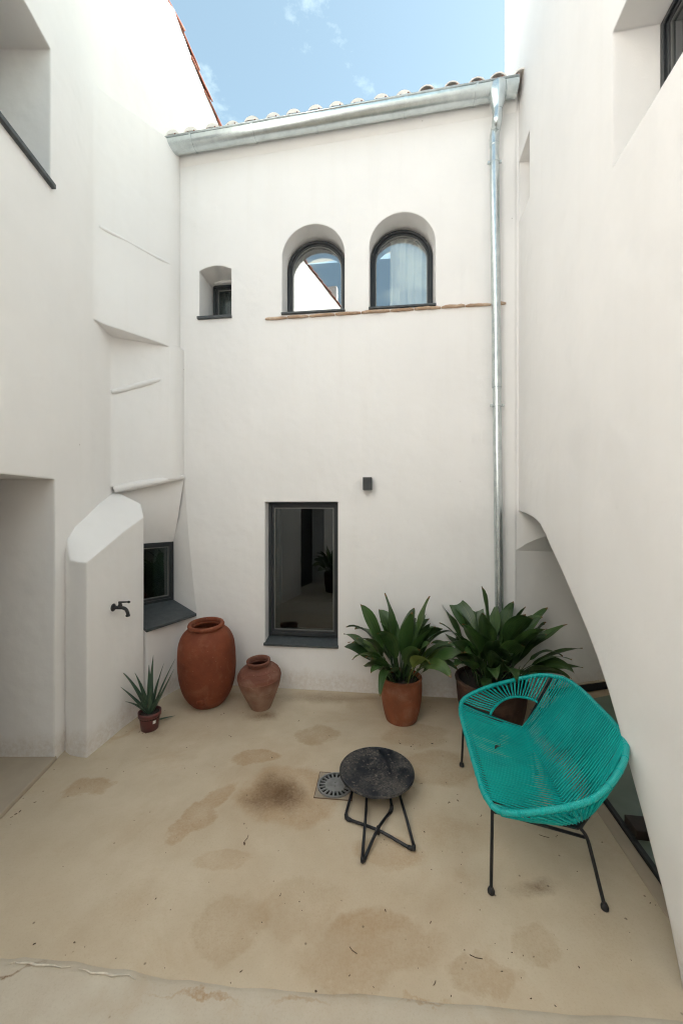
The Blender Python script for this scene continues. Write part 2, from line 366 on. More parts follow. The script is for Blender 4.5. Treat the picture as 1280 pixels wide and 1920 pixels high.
# ------------------------------------------------------------------ courtyard floor
def make_floor(name='stained_screed', k=(1, 1, 1)):
    m, n, l, b = mat(name); kk = lambda c: tuple(a * q for a, q in zip(c, k))
    pos = geo_pos(n)
    base = ramp(n, l, noise(n, l, 1.3, 6, 0.6, pos), [(0.30, kk((0.470, 0.385, 0.275))), (0.70, kk((0.590, 0.498, 0.372)))])
    base = mixc(n, l, math_(n, l, 'MULTIPLY', ramp(n, l, noise(n, l, 5.5, 7, 0.65, pos), [(0.42, 0.0), (0.75, 1.0)]), 0.35), base, kk((0.44, 0.345, 0.235)))
    base = mixc(n, l, math_(n, l, 'MULTIPLY', ramp(n, l, noise(n, l, 110, 4, 0.75, pos), [(0.52, 0.0), (0.75, 1.0)]), 0.28), base, (0.30, 0.22, 0.14))
    # distorted coordinates so that stain outlines wander
    nv = n.new('ShaderNodeTexNoise'); nv.inputs['Scale'].default_value = 3.6; nv.inputs['Detail'].default_value = 7; nv.inputs['Roughness'].default_value = 0.6
    l.new(pos, nv.inputs['Vector'])
    va = n.new('ShaderNodeVectorMath'); va.operation = 'MULTIPLY_ADD'; va.inputs[1].default_value = (0.30, 0.30, 0); va.inputs[2].default_value = (-0.15, -0.15, 0)
    l.new(nv.outputs['Color'], va.inputs[0])
    vb = n.new('ShaderNodeVectorMath'); vb.operation = 'ADD'; l.new(va.outputs[0], vb.inputs[0]); l.new(pos, vb.inputs[1])
    grain = ramp(n, l, noise(n, l, 55, 6, 0.75, pos), [(0.35, 0.5), (0.65, 1.0)])
    blot = ramp(n, l, noise(n, l, 7, 5, 0.6, pos), [(0.30, 0.6), (0.60, 1.0)])
    # (px, py, half-width px, half-height px, turn deg, strength, softness, colour)
    BR, TN, OC = (0.165, 0.088, 0.036), (0.320, 0.205, 0.100), (0.35, 0.205, 0.088)
    for (px, py, hw, hh, ang, st, soft, col) in [
        (540, 1490, 92, 55, 5, 0.55, 0.45, OC), (520, 1492, 64, 44, 0, 1.35, 0.70, (0.15, 0.078, 0.030)), (514, 1494, 56, 38, 0, 1.3, 0.75, (0.10, 0.050, 0.020)),
        (595, 1375, 38, 17, 0, 0.60, 0.35, TN), (482, 1420, 42, 14, 5, 0.65, 0.4, OC), (168, 1478, 42, 19, 8, 0.6, 0.4, OC),
        (380, 1520, 26, 62, -28, 0.6, 0.35, OC), (430, 1740, 66, 62, 0, 0.36, 0.40, TN), (690, 1790, 135, 74, 4, 0.42, 0.45, TN), (680, 1800, 70, 40, 4, 0.35, 0.9, OC), (330, 1560, 120, 60, 10, 0.16, 0.9, OC), (760, 1680, 200, 70, 0, 0.16, 0.9, TN),
        (690, 1740, 75, 34, 0, 0.45, 0.6, OC), (905, 1822, 66, 34, 5, 0.42, 0.45, TN), (1005, 1768, 48, 34, 15, 0.36, 0.4, TN), (560, 1700, 90, 50, 15, 0.25, 0.4, TN),
        (1005, 1665, 55, 26, 5, 0.7, 0.8, (0.17, 0.105, 0.06)), (725, 1600, 52, 34, 0, 0.45, 0.4, OC), (830, 1560, 90, 50, 10, 0.35, 0.5, TN),
        (820, 1440, 70, 34, 12, 0.5, 0.4, TN), (780, 1380, 60, 20, 5, 0.45, 0.4, TN), (490, 1344, 38, 12, 0, 0.7, 0.7, BR),
        (420, 1615, 50, 22, 0, 0.35, 0.4, OC), (290, 1375, 30, 10, 0, 0.4, 0.8, BR), (235, 1375, 12, 45, -30, 0.45, 0.8, OC), (640, 1310, 260, 10, -2, 0.45, 0.8, BR), (400, 1310, 90, 28, 0, 0.4, 0.8, BR),
        (370, 1872, 90, 7, 4, 0.75, 0.6, OC), (30, 1812, 45, 6, 0, 0.8, 0.6, BR), (560, 1885, 60, 6, 3, 0.5, 0.6, OC), (800, 1900, 60, 5, 3, 0.5, 0.6, OC),
        (870, 1640, 30, 20, 0, 0.3, 0.6, TN), (250, 1700, 60, 60, 0, 0.18, 0.6, TN), (1130, 1750, 70, 120, 15, 0.25, 0.8, TN)]:
        c0 = floor_at(px, py); sx = hw / FPX * c0.y; sy = abs(floor_at(px, py - hh).y - floor_at(px, py + hh).y) / 2
        mp = n.new('ShaderNodeMapping'); mp.vector_type = 'TEXTURE'
        mp.inputs['Location'].default_value = (c0.x, c0.y, 0); mp.inputs['Rotation'].default_value = (0, 0, R(ang)); mp.inputs['Scale'].default_value = (sx, sy, 1e3)
        l.new(vb.outputs[0], mp.inputs['Vector'])
        ln = n.new('ShaderNodeVectorMath'); ln.operation = 'LENGTH'; l.new(mp.outputs[0], ln.inputs[0])
        st = min(1.3, st * 1.45); hl = math_(n, l, 'MULTIPLY', ln.outputs['Value'], 0.5)
        if soft < 0.5: mk_ = ramp(n, l, hl, [(0.0, 0.62), (0.5 - soft * 0.5, 0.72), (0.445, 0.78), (0.565, 0.0)])
        else: mk_ = ramp(n, l, hl, [(0.0, 1.0), (0.5 - soft * 0.42, 0.62), (0.53, 0.0)])
        mk_ = math_(n, l, 'MULTIPLY', mk_, st)
        fac = math_(n, l, 'MULTIPLY', mk_, grain, True) if st > 1.2 else math_(n, l, 'MULTIPLY', math_(n, l, 'MULTIPLY', mk_, grain), blot, True)
        base = mixc(n, l, fac, base, col)
    # broad warm dust film that gathers along the walls' foot and in shallow dips
    base = mixc(n, l, math_(n, l, 'MULTIPLY', ramp(n, l, noise(n, l, 0.75, 6, 0.68, pos, 0.8), [(0.46, 0.0), (0.70, 1.0)]), 0.42), base, (0.36, 0.24, 0.135))
    base = mixc(n, l, math_(n, l, 'MULTIPLY', ramp(n, l, noise(n, l, 2.2, 7, 0.7, pos, 0.5), [(0.56, 0.0), (0.66, 1.0)]), 0.22), base, (0.40, 0.27, 0.15))
    # specks
    vo = n.new('ShaderNodeTexVoronoi'); vo.inputs['Scale'].default_value = 9; l.new(pos, vo.inputs['Vector'])
    base = mixc(n, l, math_(n, l, 'MULTIPLY', ramp(n, l, vo.outputs['Distance'], [(0.03, 1.0), (0.06, 0.0)]), 0.7), base, (0.10, 0.065, 0.04))
    l.new(base, b.inputs['Base Color']); b.inputs['Specular IOR Level'].default_value = 0.35
    l.new(ramp(n, l, noise(n, l, 3, 5, 0.6, pos), [(0.3, 0.55), (0.7, 0.8)]), b.inputs['Roughness'])
    nn = bump(n, l, noise(n, l, 3.2, 4, 0.5, pos), 0.25, 0.02)
    nn = bump(n, l, noise(n, l, 120, 5, 0.7, pos), 0.3, 0.002, nn)
    l.new(nn, b.inputs['Normal'])
    return m
FLOOR = make_floor()
fb = MB(); fb.box(-30, 30, -30, 30, -0.4, 0)
fo = fb.build('courtyard_floor', FLOOR); tag(fo, kind='structure')
# slightly raised older slab nearest the camera, with a rounded, patched lip
lip = [floor_at(-260, 1775), floor_at(-120, 1790), floor_at(0, 1803), floor_at(60, 1806), floor_at(150, 1818), floor_at(230, 1826), floor_at(320, 1848), floor_at(420, 1858), floor_at(560, 1868), floor_at(700, 1880), floor_at(900, 1897), floor_at(1100, 1912), floor_at(1300, 1930)]
lip = catmull(lip, 6)
for i, p in enumerate(lip): p.y += 0.0015 * math.sin(i * 1.7) + 0.004 * math.sin(i * 0.37) + 0.003 * math.sin(i * 0.83 + 1)
rows = []
for dy, z in ((0.022, -0.003), (0.012, 0.003), (-0.004, 0.008), (-0.03, 0.0105), (-0.2, 0.0115), (-4.5, 0.012)):
    rows.append([Vector((p.x, p.y + dy if dy > -1 else -3.9, z)) for p in lip])
g = MB().grid(rows); SLAB = make_floor('older_screed', (1.0, 1.06, 1.16)); so_ = g.build('raised_slab', SLAB, None, True); tag(so_, kind='structure')
wl_ = MB(); P = [Vector((p.x, p.y - 0.012, 0.0125)) for p in lip]
for a, bnd in ((14, 24), (24, 33)):
    seg = P[a:bnd]; wl_.tube([s + Vector((0, 0.004 * math.sin(i * 2.1), 0)) for i, s in enumerate(seg)], [0.0008 + 0.0032 * math.sin(math.pi * i / (len(seg) - 1)) for i in range(len(seg))], 6)
wo = wl_.build('mortar_seam', simple('pale_mortar', (0.60, 0.54, 0.45), 0.9, nscale=30, var=0.2), so_, True)

# ------------------------------------------------------------------ BACK HOUSE
back = thing('back_house', 'white plastered house wall facing the camera, with twin arched windows and tiled eave', 'house', (0, Y0, 0))
xl_, _z = bl(432, 1000); xr_, _z = bl(967, 1032)
WT = 0.55; WTOP = 5.62
GD = -0.125; GR = 0.088
gx0, gz0 = bl(307, 258, GD - GR); gx1, gz1 = bl(973, 141, GD - GR)
def gz(x): return gz0 + (gz1 - gz0) * (x - gx0) / (gx1 - gx0)
xw_ = bl(326, 700)[0]
SZ = 0.735
R1 = bk(bl(368, 1145)[0], 0, SZ - 0.03); R4 = bk(bl(345, 893)[0], 0, 2.125)
NEDGE = []
for i in range(11):
    p = R1.lerp(R4, i / 10); x_ = bl(368, 1145)[0] + (bl(345, 893)[0] - bl(368, 1145)[0]) * i / 10 - 0.012 * math.sin(math.pi * i / 10); NEDGE.append((x_, p.z))
wo2 = [(NEDGE[0][0], -0.1), (xr_, -0.1), (xr_, gz(xr_) + 0.0), (xw_, gz(xw_) + 0.0), (xw_, 2.1255)] + NEDGE[::-1]
wb = MB(); wb.prism([bk(x, 0, z) for x, z in wo2], [bk(x, WT, z) for x, z in wo2])
bwall = wb.build('wall', PLASTER, back)
def arch_loop(x0, x1, z0, ztop, rise=None, n=20):
    r = (x1 - x0) / 2 if rise is None else rise
    xc = (x0 + x1) / 2; a = (x1 - x0) / 2; zs = ztop - r
    pts = [(x0, z0)]
    for k in range(n + 1):
        th = math.pi - math.pi * k / n
        if rise is None: pts.append((xc + a * math.cos(th), zs + r * math.sin(th)))
        else: pts.append((xc + a * math.cos(th), zs + r * (1 - math.cos(th) ** 2)))
    pts.append((x1, z0)); return pts
def loop_prism(pts, y0, y1): return MB().prism([bk(x, y0, z) for x, z in pts], [bk(x, y1, z) for x, z in pts])
# openings
TWx0, TWz0 = bl(497, 1206); TWx1, TWz1 = bl(633.5, 941)
tall_loop = [(TWx0, TWz0), (TWx0, TWz1), (TWx1, TWz1), (TWx1, TWz0)]
SWx0, SWz0 = bl(374, 596); SWx1, SWz1 = bl(434, 496)
small_loop = arch_loop(SWx0, SWx1, SWz0, SWz1, 0.045, 10)
A1x0, A1z0 = bl(529, 589); A1x1, _ = bl(646, 580); _, A1z1 = bl(588, 420)
A2x0, A2z0 = bl(692, 579); A2x1, _ = bl(816, 570); _, A2z1 = bl(752, 398)
arch1 = arch_loop(A1x0, A1x1, A1z0, A1z1); arch2 = arch_loop(A2x0, A2x1, A2z0, A2z1)
cut(bwall, [loop_prism(p, -0.2, 0.8) for p in (tall_loop, small_loop, arch1, arch2)])
weighted(auto_smooth(bwall))
def inset(pts, d):
    """inset an open-bottomed loop (closed polygon) by d"""
    n = len(pts); out = []
    cx = sum(p[0] for p in pts) / n; cz = sum(p[1] for p in pts) / n
    for i in range(n):
        a, b_, c_ = Vector((*pts[i - 1], 0)), Vector((*pts[i], 0)), Vector((*pts[(i + 1) % n], 0))
        e1 = (b_ - a).normalized(); e2 = (c_ - b_).normalized()
        n1 = Vector((e1.y, -e1.x, 0)); n2 = Vector((e2.y, -e2.x, 0))
        bis = (n1 + n2); bis.normalize(); k = d / max(0.3, bis.dot(n1))
        out.append((b_.x + bis.x * k, b_.y + bis.y * k))
    return out
def window(parent, loop, depth, glass, fw=0.045, label=None, curtain=None, F=bk, bead=True, fd=0.06):
    """loop runs up the left side and down the right; frame > sash, bead, pane as sub-parts"""
    w0 = loop; w1 = inset(loop, fw * 0.55); w2 = inset(loop, fw); w3 = inset(loop, fw + 0.009)
    r = MB().ring([F(x, depth, z) for x, z in w0], [F(x, depth, z) for x, z in w1], [F(x, depth + fd, z) for x, z in w0], [F(x, depth + fd, z) for x, z in w1])
    fr = bevel(auto_smooth(r.build('window', ANTHRA, parent)), 0.003)
    if label: fr['label'] = label
    r = MB().ring([F(x, depth + 0.012, z) for x, z in w1], [F(x, depth + 0.012, z) for x, z in w2], [F(x, depth + fd, z) for x, z in w1], [F(x, depth + fd, z) for x, z in w2])
    bevel(auto_smooth(r.build('sash', ANTHRA, fr)), 0.003)
    r = MB().ring([F(x, depth + 0.020, z) for x, z in w2], [F(x, depth + 0.020, z) for x, z in w3], [F(x, depth + 0.034, z) for x, z in w2], [F(x, depth + 0.034, z) for x, z in w3])
    auto_smooth(r.build('bead', ALU, fr))
    w4 = inset(loop, fw - 0.004)
    MB().prism([F(x, depth + 0.028, z) for x, z in w4], [F(x, depth + 0.034, z) for x, z in w4]).build('pane', glass, fr)
    return fr
def curtain(fr, x0, x1, z0, z1, depth, F=bk, folds=7, amp=0.02):
    cols = []
    n = folds * 8
    rows_ = []
    for j in range(7):
        z = z0 + (z1 - z0) * j / 6
        rows_.append([F(x0 + (x1 - x0) * i / n + 0.006 * math.sin(i * 0.9 + j * 0.4), depth + amp * math.sin(2 * math.pi * folds * i / n + 0.5 * math.sin(j)) + 0.6 * amp * math.sin(i * 0.33 + j * 0.2), z) for i in range(n + 1)])
    o = MB().grid(rows_).build('curtain', CURTAIN, fr, True, False)
    return o
# tall window
tw = window(back, [(TWx0 + 0.004, TWz0 + 0.05), (TWx0 + 0.004, TWz1 - 0.004), (TWx1 - 0.004, TWz1 - 0.004), (TWx1 - 0.004, TWz0 + 0.05)], 0.11, GLASS_LOW, 0.055, 'tall dark ground-floor window with slate sill')
s = MB(); a0, a1 = TWx0 - 0.012, TWx1 + 0.006
s.prism([bk(a0, -0.022, TWz0 - 0.018), bk(a0, -0.022, TWz0 + 0.004), bk(a0, 0.16, TWz0 + 0.048), bk(a0, 0.16, TWz0 - 0.018)],
        [bk(a1, -0.022, TWz0 - 0.018), bk(a1, -0.022, TWz0 + 0.004), bk(a1, 0.16, TWz0 + 0.048), bk(a1, 0.16, TWz0 - 0.018)])
bevel(s.build('sill', SLATE, tw), 0.003)
# small window (deep)
sw_d = 0.30
sx0, sz0 = bl(402, 590, sw_d); sx1 = SWx1; _, sz1 = bl(420, 534, sw_d)
sw = window(back, [(SWx0 + 0.01, SWz0 + 0.012), (SWx0 + 0.01, sz1), (SWx1 - 0.005, sz1), (SWx1 - 0.005, SWz0 + 0.012)], sw_d, GLASS_LOW, 0.05, 'small square upper window with cream curtain')
hd = MB(); hd.box(SWx0 - 0.05, SWx1 + 0.05, sw_d - 0.04, WT, sz1 - 0.002, SWz1 + 0.05, MBK); hd.build('lintel', PLASTER, sw)
curtain(sw, SWx0 + 0.03, SWx1, SWz0, sz1, sw_d + 0.12, folds=6, amp=0.012)
s = MB(); s.box(SWx0 - 0.015, SWx1 + 0.005, -0.03, sw_d + 0.02, SWz0 - 0.022, SWz0 + 0.006, MBK); bevel(s.build('sill', SLATE, sw), 0.003)
# twin arched windows
for (x0, x1, z0, z1, lp, lab, cu) in ((A1x0, A1x1, A1z0, A1z1, arch1, 'left arched window mirroring sky and a tiled gable', [(A1x0, A1x0 + 0.17)]),
                                     (A2x0, A2x1, A2z0, A2z1, arch2, 'right arched window with cream curtain behind the glass', [(A2x0 + 0.20, A2x1)])):
    d = 0.20
    L = arch_loop(x0 + 0.004, x1 - 0.004, z0 + 0.012, z1 - 0.03)
    aw = window(back, L, d, GLASS_UP, 0.05, lab, fd=0.07)
    for (u0, u1) in cu: curtain(aw, u0, u1, z0 - 0.05, z1 + 0.05, d + 0.11, folds=max(2, int((u1 - u0) / 0.075)), amp=0.022)
    s = MB(); s.box(x0 - 0.006, x1 + 0.004, -0.028, d + 0.02, z0 - 0.012, z0 + 0.007, MBK); bevel(s.build('sill', SLATE, aw), 0.003)
# brick ledge under the arches
bx0, bz0 = bl(497, 598); bx1, bz1 = bl(948, 568)
x = bx0; k = 0
ledge_root = mesh_obj('brick_ledge', [bk(bx0 + .01, 0.001, bz0 - 0.016), bk(bx1 - .01, 0.001, bz1 - 0.016), bk(bx1 - .01, 0.03, bz1 - 0.016), bk(bx0 + .01, 0.03, bz0 - 0.016), bk(bx0 + .01, 0.001, bz0 + 0.006), bk(bx1 - .01, 0.001, bz1 + 0.006), bk(bx1 - .01, 0.03, bz1 + 0.006), bk(bx0 + .01, 0.03, bz0 + 0.006)],
                     [(0, 1, 2, 3), (4, 5, 6, 7), (0, 1, 5, 4), (2, 3, 7, 6), (0, 3, 7, 4), (1, 2, 6, 5)], MORTAR, back)
while x < bx1 - 0.03:
    L_ = random.uniform(0.20, 0.30); L_ = min(L_, bx1 - x)
    fz = bz0 + (bz1 - bz0) * (x - bx0) / (bx1 - bx0)
    rs = []
    nseg = 7
    for j in range(nseg):
        u = x + 0.003 + (L_ - 0.006) * j / (nseg - 1)
        e = random.uniform(-0.006, 0.005); lo = random.uniform(-0.004, 0.003)
        end = 0.010 if j in (0, nseg - 1) else 0
        rs.append([bk(u, 0.02, fz - 0.014), bk(u, -0.026 - e + end, fz - 0.015 + lo + end * .5), bk(u, -0.030 - e + end, fz - 0.006 + lo), bk(u, -0.024 - e + end, fz + 0.008 + lo - end * .5), bk(u, 0.02, fz + 0.010)])
    m_ = MB().grid(rs); nn_ = 5; m_.F += [tuple(range(nn_)), tuple(range((nseg - 1) * nn_, nseg * nn_))[::-1]]
    m_.build('brick', BRICK, ledge_root, False)
    x += L_
# interior rooms, coloured near black so that the panes look into dim rooms
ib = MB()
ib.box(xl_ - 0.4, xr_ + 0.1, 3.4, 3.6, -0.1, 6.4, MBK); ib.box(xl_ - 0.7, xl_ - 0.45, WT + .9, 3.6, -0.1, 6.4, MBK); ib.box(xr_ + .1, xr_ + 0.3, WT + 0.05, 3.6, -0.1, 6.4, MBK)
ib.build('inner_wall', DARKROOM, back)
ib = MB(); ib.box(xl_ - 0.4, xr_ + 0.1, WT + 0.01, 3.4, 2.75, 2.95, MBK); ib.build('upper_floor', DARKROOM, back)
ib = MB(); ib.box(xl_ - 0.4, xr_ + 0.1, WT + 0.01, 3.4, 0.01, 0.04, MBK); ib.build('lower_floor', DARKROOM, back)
# roof deck
RS = R(17)
EZ = 5.62
def rf(x, y, h): # roof frame: y along slope from eave
    return bk(x, -0.14 + y * math.cos(RS), gz(x) - 0.006 + y * math.sin(RS) + h)
d_ = MB(); xa, xb = bl(318, 240)[0] - 0.25, 2.0
d_.prism([rf(xa - .3, 0.14, -0.05), rf(xb, 0.14, -0.05), rf(xb, 4.2, -0.05), rf(xa - .3, 4.2, -0.05)], [rf(xa - .3, 0.14, 0.0), rf(xb, 0.14, 0.0), rf(xb, 4.2, 0.0), rf(xa - .3, 4.2, 0.0)])
roof = d_.build('roof', MORTAR, back)
# one curved tile: a tapered half pipe of real thickness
def tile_mesh(name, L_, r0, r1, th, matl, n=10):
    mb = MB(); ring = []
    for (yy, r) in ((0, r0), (L_, r1)):
        ring.append([Vector((math.cos(math.pi * k / n) * r, yy, math.sin(math.pi * k / n) * r * 0.82)) for k in range(n + 1)] + [Vector((math.cos(math.pi * k / n) * (r - th), yy, math.sin(math.pi * k / n) * (r - th) * 0.82)) for k in range(n, -1, -1)])
    mb.prism(ring[0], ring[1])
    me = bpy.data.meshes.new(name); me.from_pydata([tuple(v) for v in mb.V], [], mb.F)
    bm = bmesh.new(); bm.from_mesh(me); bmesh.ops.recalc_face_normals(bm, faces=bm.faces); bm.to_mesh(me); bm.free()
    me.materials.append(matl); return me
TILE_C = tile_mesh('cover_tile', 0.42, 0.080, 0.066, 0.013, TILE_PALE)
PLUG = bpy.data.meshes.new('mortar_plug')
_m = MB(); _r = [[Vector((math.cos(math.pi * (0.10 + 0.80 * k / 8)) * 0.0745, yy, math.sin(math.pi * (0.10 + 0.80 * k / 8)) * 0.0745 * 0.82)) for k in range(9)] for yy in (-0.003, 0.05)]
_r = [[v + Vector((0, 0, 0.0)) for v in q_] + [Vector((-0.04, q_[0].y, 0.030)), Vector((0.04, q_[0].y, 0.030))] for q_ in _r]
_m.prism(_r[0], _r[1]); PLUG.from_pydata([tuple(v) for v in _m.V], [], _m.F); PLUG.materials.append(MORTAR)
TILE_P = tile_mesh('pan_tile', 0.42, 0.076, 0.090, 0.013, TILE_RED)
TILE_R = tile_mesh('verge_tile', 0.42, 0.085, 0.070, 0.014, TILE_RED)
def place(me, name, parent, M):
    o = bpy.data.objects.new(name, me); C.objects.link(o); o.parent = parent
    o.matrix_basis = Matrix.Translation(-root_loc(parent)) @ M; return o
tile_px = [328, 363, 402, 437, 475, 513, 551, 592, 632, 672, 714, 757, 800, 847, 891, 932, 975]
RM = MBK.to_3x3().to_4x4() @ Matrix.Rotation(RS, 4, 'X')
for i, px in enumerate(tile_px):
    xx = bl(px, 220, -0.12)[0]
    for row in range(4):
        jx, jr = random.uniform(-0.008, 0.008), random.uniform(-2.5, 2.5)
        M = Matrix.Translation(rf(xx + jx, -0.02 + row * 0.34 + random.uniform(-.012, .012), 0.045)) @ RM @ Matrix.Rotation(R(jr), 4, 'Z') @ Matrix.Rotation(R(-2.0), 4, 'X')
        place(TILE_C, 'cover_tile', roof, M)
        if row == 0 and i < len(tile_px) - 5: place(PLUG, 'mortar_plug', roof, M)
        if i < len(tile_px) - 1:
            xm = (xx + bl(tile_px[i + 1], 220, -0.12)[0]) / 2
            M = Matrix.Translation(rf(xm + jx, -0.05 + row * 0.34, 0.07)) @ RM @ Matrix.Rotation(R(-1.5), 4, 'X') @ Matrix.Scale(-1, 4, (0, 0, 1))
            place(TILE_P, 'pan_tile', roof, M)
# eave cove under the gutter
e_ = MB(); prof = [(0.003, -0.13), (-0.015, -0.10), (-0.03, -0.075), (-0.036, -0.05), (-0.036, 0.015), (0.3, 0.03), (0.3, -0.13)]
xe0, xe1 = bl(322, 300)[0], xr_
e_.prism([bk(xe0, y, gz(xe0) + z) for y, z in prof], [bk(xe1, y, gz(xe1) + z) for y, z in prof]); auto_smooth(e_.build('eave', PLASTER, back), 50)

# ------------------------------------------------------------------ gutter and downpipe
gut = thing('rain_gutter', 'galvanised half-round gutter and downpipe along the tiled eave', 'gutter', tuple(bk(1.4, -0.1, 0)))
def gutter_ring(x, r, th=0.004, n=16):
    z = gz(x)
    o = [bk(x, GD + r * math.cos(math.pi + math.pi * k / n), z + r * math.sin(math.pi + math.pi * k / n)) for k in range(n + 1)]
    i = [bk(x, GD + (r - th) * math.cos(math.pi + math.pi * k / n), z + (r - th) * math.sin(math.pi + math.pi * k / n)) for k in range(n, -1, -1)]
    return o + i
auto_smooth(MB().prism(gutter_ring(gx0, GR), gutter_ring(gx1, GR)).build('trough', ZINC, gut), 50)
MB().tube([bk(gx0, GD - GR, gz(gx0)), bk(gx1, GD - GR, gz(gx1))], 0.010, 8).build('bead', ZINC, gut, True)
for xe, sg in ((gx0, -1), (gx1, 1)):
    r1 = gutter_ring(xe, GR + 0.002)[:17]; r2 = gutter_ring(xe + sg * 0.004, GR + 0.002)[:17]
    MB().prism(r1, r2).build('end_cap', ZINC, gut)
for px in (362, 475, 590, 757, 888):
    xx = bl(px, 220, GD)[0]
    auto_smooth(MB().prism(gutter_ring(xx, GR + 0.006, 0.006), gutter_ring(xx + 0.022, GR + 0.006, 0.006)).build('bracket', ZINC, gut), 50)
ox, _ = bl(932, 170, GD - 0.02)
oz = gz(ox)
prof = [(0.088, -0.015), (0.086, -0.055), (0.078, -0.10), (0.060, -0.16), (0.047, -0.20), (0.046, -0.225)]
Mo = Matrix.Translation(bk(ox, GD - 0.022, oz))
auto_smooth(MB().lathe(prof, 24, Mo @ Matrix.Diagonal((1, 1, 1, 1))).build('outlet', ZINC, gut), 50)
px_t, _ = bl(926, 262, -0.06); px_b, _ = bl(937, 1240, -0.06)
zt = EYE - (262 - HZ) / FPX * 3.66
def pipe_x(z): return px_b + (px_t - px_b) * z / zt
PR = 0.041
pth = catmull([bk(ox, GD - 0.022, oz - 0.19), bk(ox, GD - 0.022, oz - 0.25), bk(ox - 0.004, GD - 0.01, oz - 0.32), bk(pipe_x(zt) + .01, -0.075, zt + 0.10), bk(pipe_x(zt), -0.06, zt + 0.02), bk(pipe_x(zt), -0.06, zt - 0.06)], 5)
MB().tube(pth, PR + 0.002, 16).build('elbow', ZINC, gut, True)
z_j = EYE - (718 - HZ) / FPX * 3.66
for nm, za, zb, rr in (('downpipe', zt, z_j - 0.02, PR), ('downpipe', z_j, 0.02, PR - 0.003)):
    auto_smooth(MB().tube([bk(pipe_x(za), -0.06, za), bk(pipe_x(zb), -0.06, zb)], rr, 18).build(nm, ZINC, gut), 40)
for z in (zt - 0.01, z_j - 0.01):
    auto_smooth(MB().tube([bk(pipe_x(z + .03), -0.06, z + 0.03), bk(pipe_x(z), -0.06, z - 0.03)], PR + 0.003, 18).build('collar', ZINC, gut), 40)
for py in (303, 760):
    z = EYE - (py - HZ) / FPX * 3.66; xx = pipe_x(z)
    c_ = MB().tube([bk(xx, -0.06, z + 0.012), bk(xx, -0.06, z - 0.012)], PR + 0.005, 18)
    c_.box(xx + PR, xx + PR + 0.022, -0.068, -0.052, z - 0.012, z + 0.012, MBK); c_.box(xx - PR - 0.022, xx - PR, -0.068, -0.052, z - 0.012, z + 0.012, MBK)
    c_.box(xx - 0.006, xx + 0.006, -0.03, 0.005, z - 0.006, z + 0.006, MBK)
    auto_smooth(c_.build('clamp', ZINC, gut), 40)

# ------------------------------------------------------------------ LEFT HOUSE
left = thing('left_house', 'white plastered house on the left with deep doorway, niche window and tile verge', 'house', (-2.1, 2.5, 0))
TH = 0.55
YE = 3.414
gable = [(-4.2, 7.2), (-1.5, 7.15), (0.8, 7.05), (3.2, 7.6)]
prof = [(-4.2, -0.1), (3.78, -0.1), (3.78, 2.06), (3.56, 2.06), (3.56, 3.485), (3.2, 3.485)] + gable[::-1]
A = [Vector((XL(y), y, z)) for y, z in prof]; B = [Vector((XL(y) - TH, y, z)) for y, z in prof]
lw = MB().prism(A, B).build('wall', PLASTER, left)
def lcut(y0, y1, z0, z1, depth):
    c = MB(); c.prism([Vector((XL(y) + 0.1, y, z)) for y, z in ((y0, z0), (y1, z0), (y1, z1), (y0, z1))], [Vector((XL(y) - depth, y, z)) for y, z in ((y0, z0), (y1, z0), (y1, z1), (y0, z1))]); return c
dj = left_at(103, 899); uj = left_at(95, 92); ub = left_at(97, 346)
cut(lw, [lcut(dj.y - 0.95, dj.y, 0.028, dj.z, 0.9), lcut(uj.y - 1.0, uj.y, ub.z, uj.z, 0.42), lcut(-1.0, 0.25, 0.0, 2.15, 0.9)])
MB().prism([Vector((XL(y) - 0.30, y, z)) for y, z in ((-1.05, 0.0), (0.30, 0.0), (0.30, 2.2), (-1.05, 2.2))], [Vector((XL(y) - 0.34, y, z)) for y, z in ((-1.05, 0.0), (0.30, 0.0), (0.30, 2.2), (-1.05, 2.2))]).build('door', ANTHRA, left)
s = MB(); s.prism([Vector((XL(y) + 0.03, y, ub.z + q)) for y, q in ((uj.y - 1.02, -0.03), (uj.y + 0.02, -0.03), (uj.y + 0.02, 0.004), (uj.y - 1.02, 0.004))],
        [Vector((XL(y) - 0.4, y, ub.z + q)) for y, q in ((uj.y - 1.02, -0.03), (uj.y + 0.012, -0.03), (uj.y + 0.012, 0.004), (uj.y - 1.02, 0.004))])
bevel(s.build('sill', SLATE, left), 0.004)
def FL_(x, y, z): # frame for a window seen from inside courtyard on left wall: x along +Y
    return Vector((XL(x) - y, x, z))
wdw = window(left, [(uj.y - 0.99, ub.z + .01), (uj.y - 0.99, uj.z - .01), (uj.y - 0.005, uj.z - .01), (uj.y - 0.005, ub.z + .01)], 0.36, GLASS_LOW, 0.05, 'upper left window set deep in the wall', F=FL_)
st = MB(); st.prism([Vector((XL(y) + 0.012, y, 0.002)) for y in (dj.y - 1.0, dj.y + 0.012)] + [Vector((XL(dj.y) - 1.2, dj.y + 0.012, 0.002)), Vector((XL(dj.y) - 1.2, dj.y - 1.0, 0.002))],
         [Vector((XL(y) + 0.008, y, 0.032)) for y in (dj.y - 1.0, dj.y + 0.012)] + [Vector((XL(dj.y) - 1.2, dj.y + 0.012, 0.032)), Vector((XL(dj.y) - 1.2, dj.y - 1.0, 0.032))])
bevel(st.build('door_step', STONE_STEP, left), 0.006)
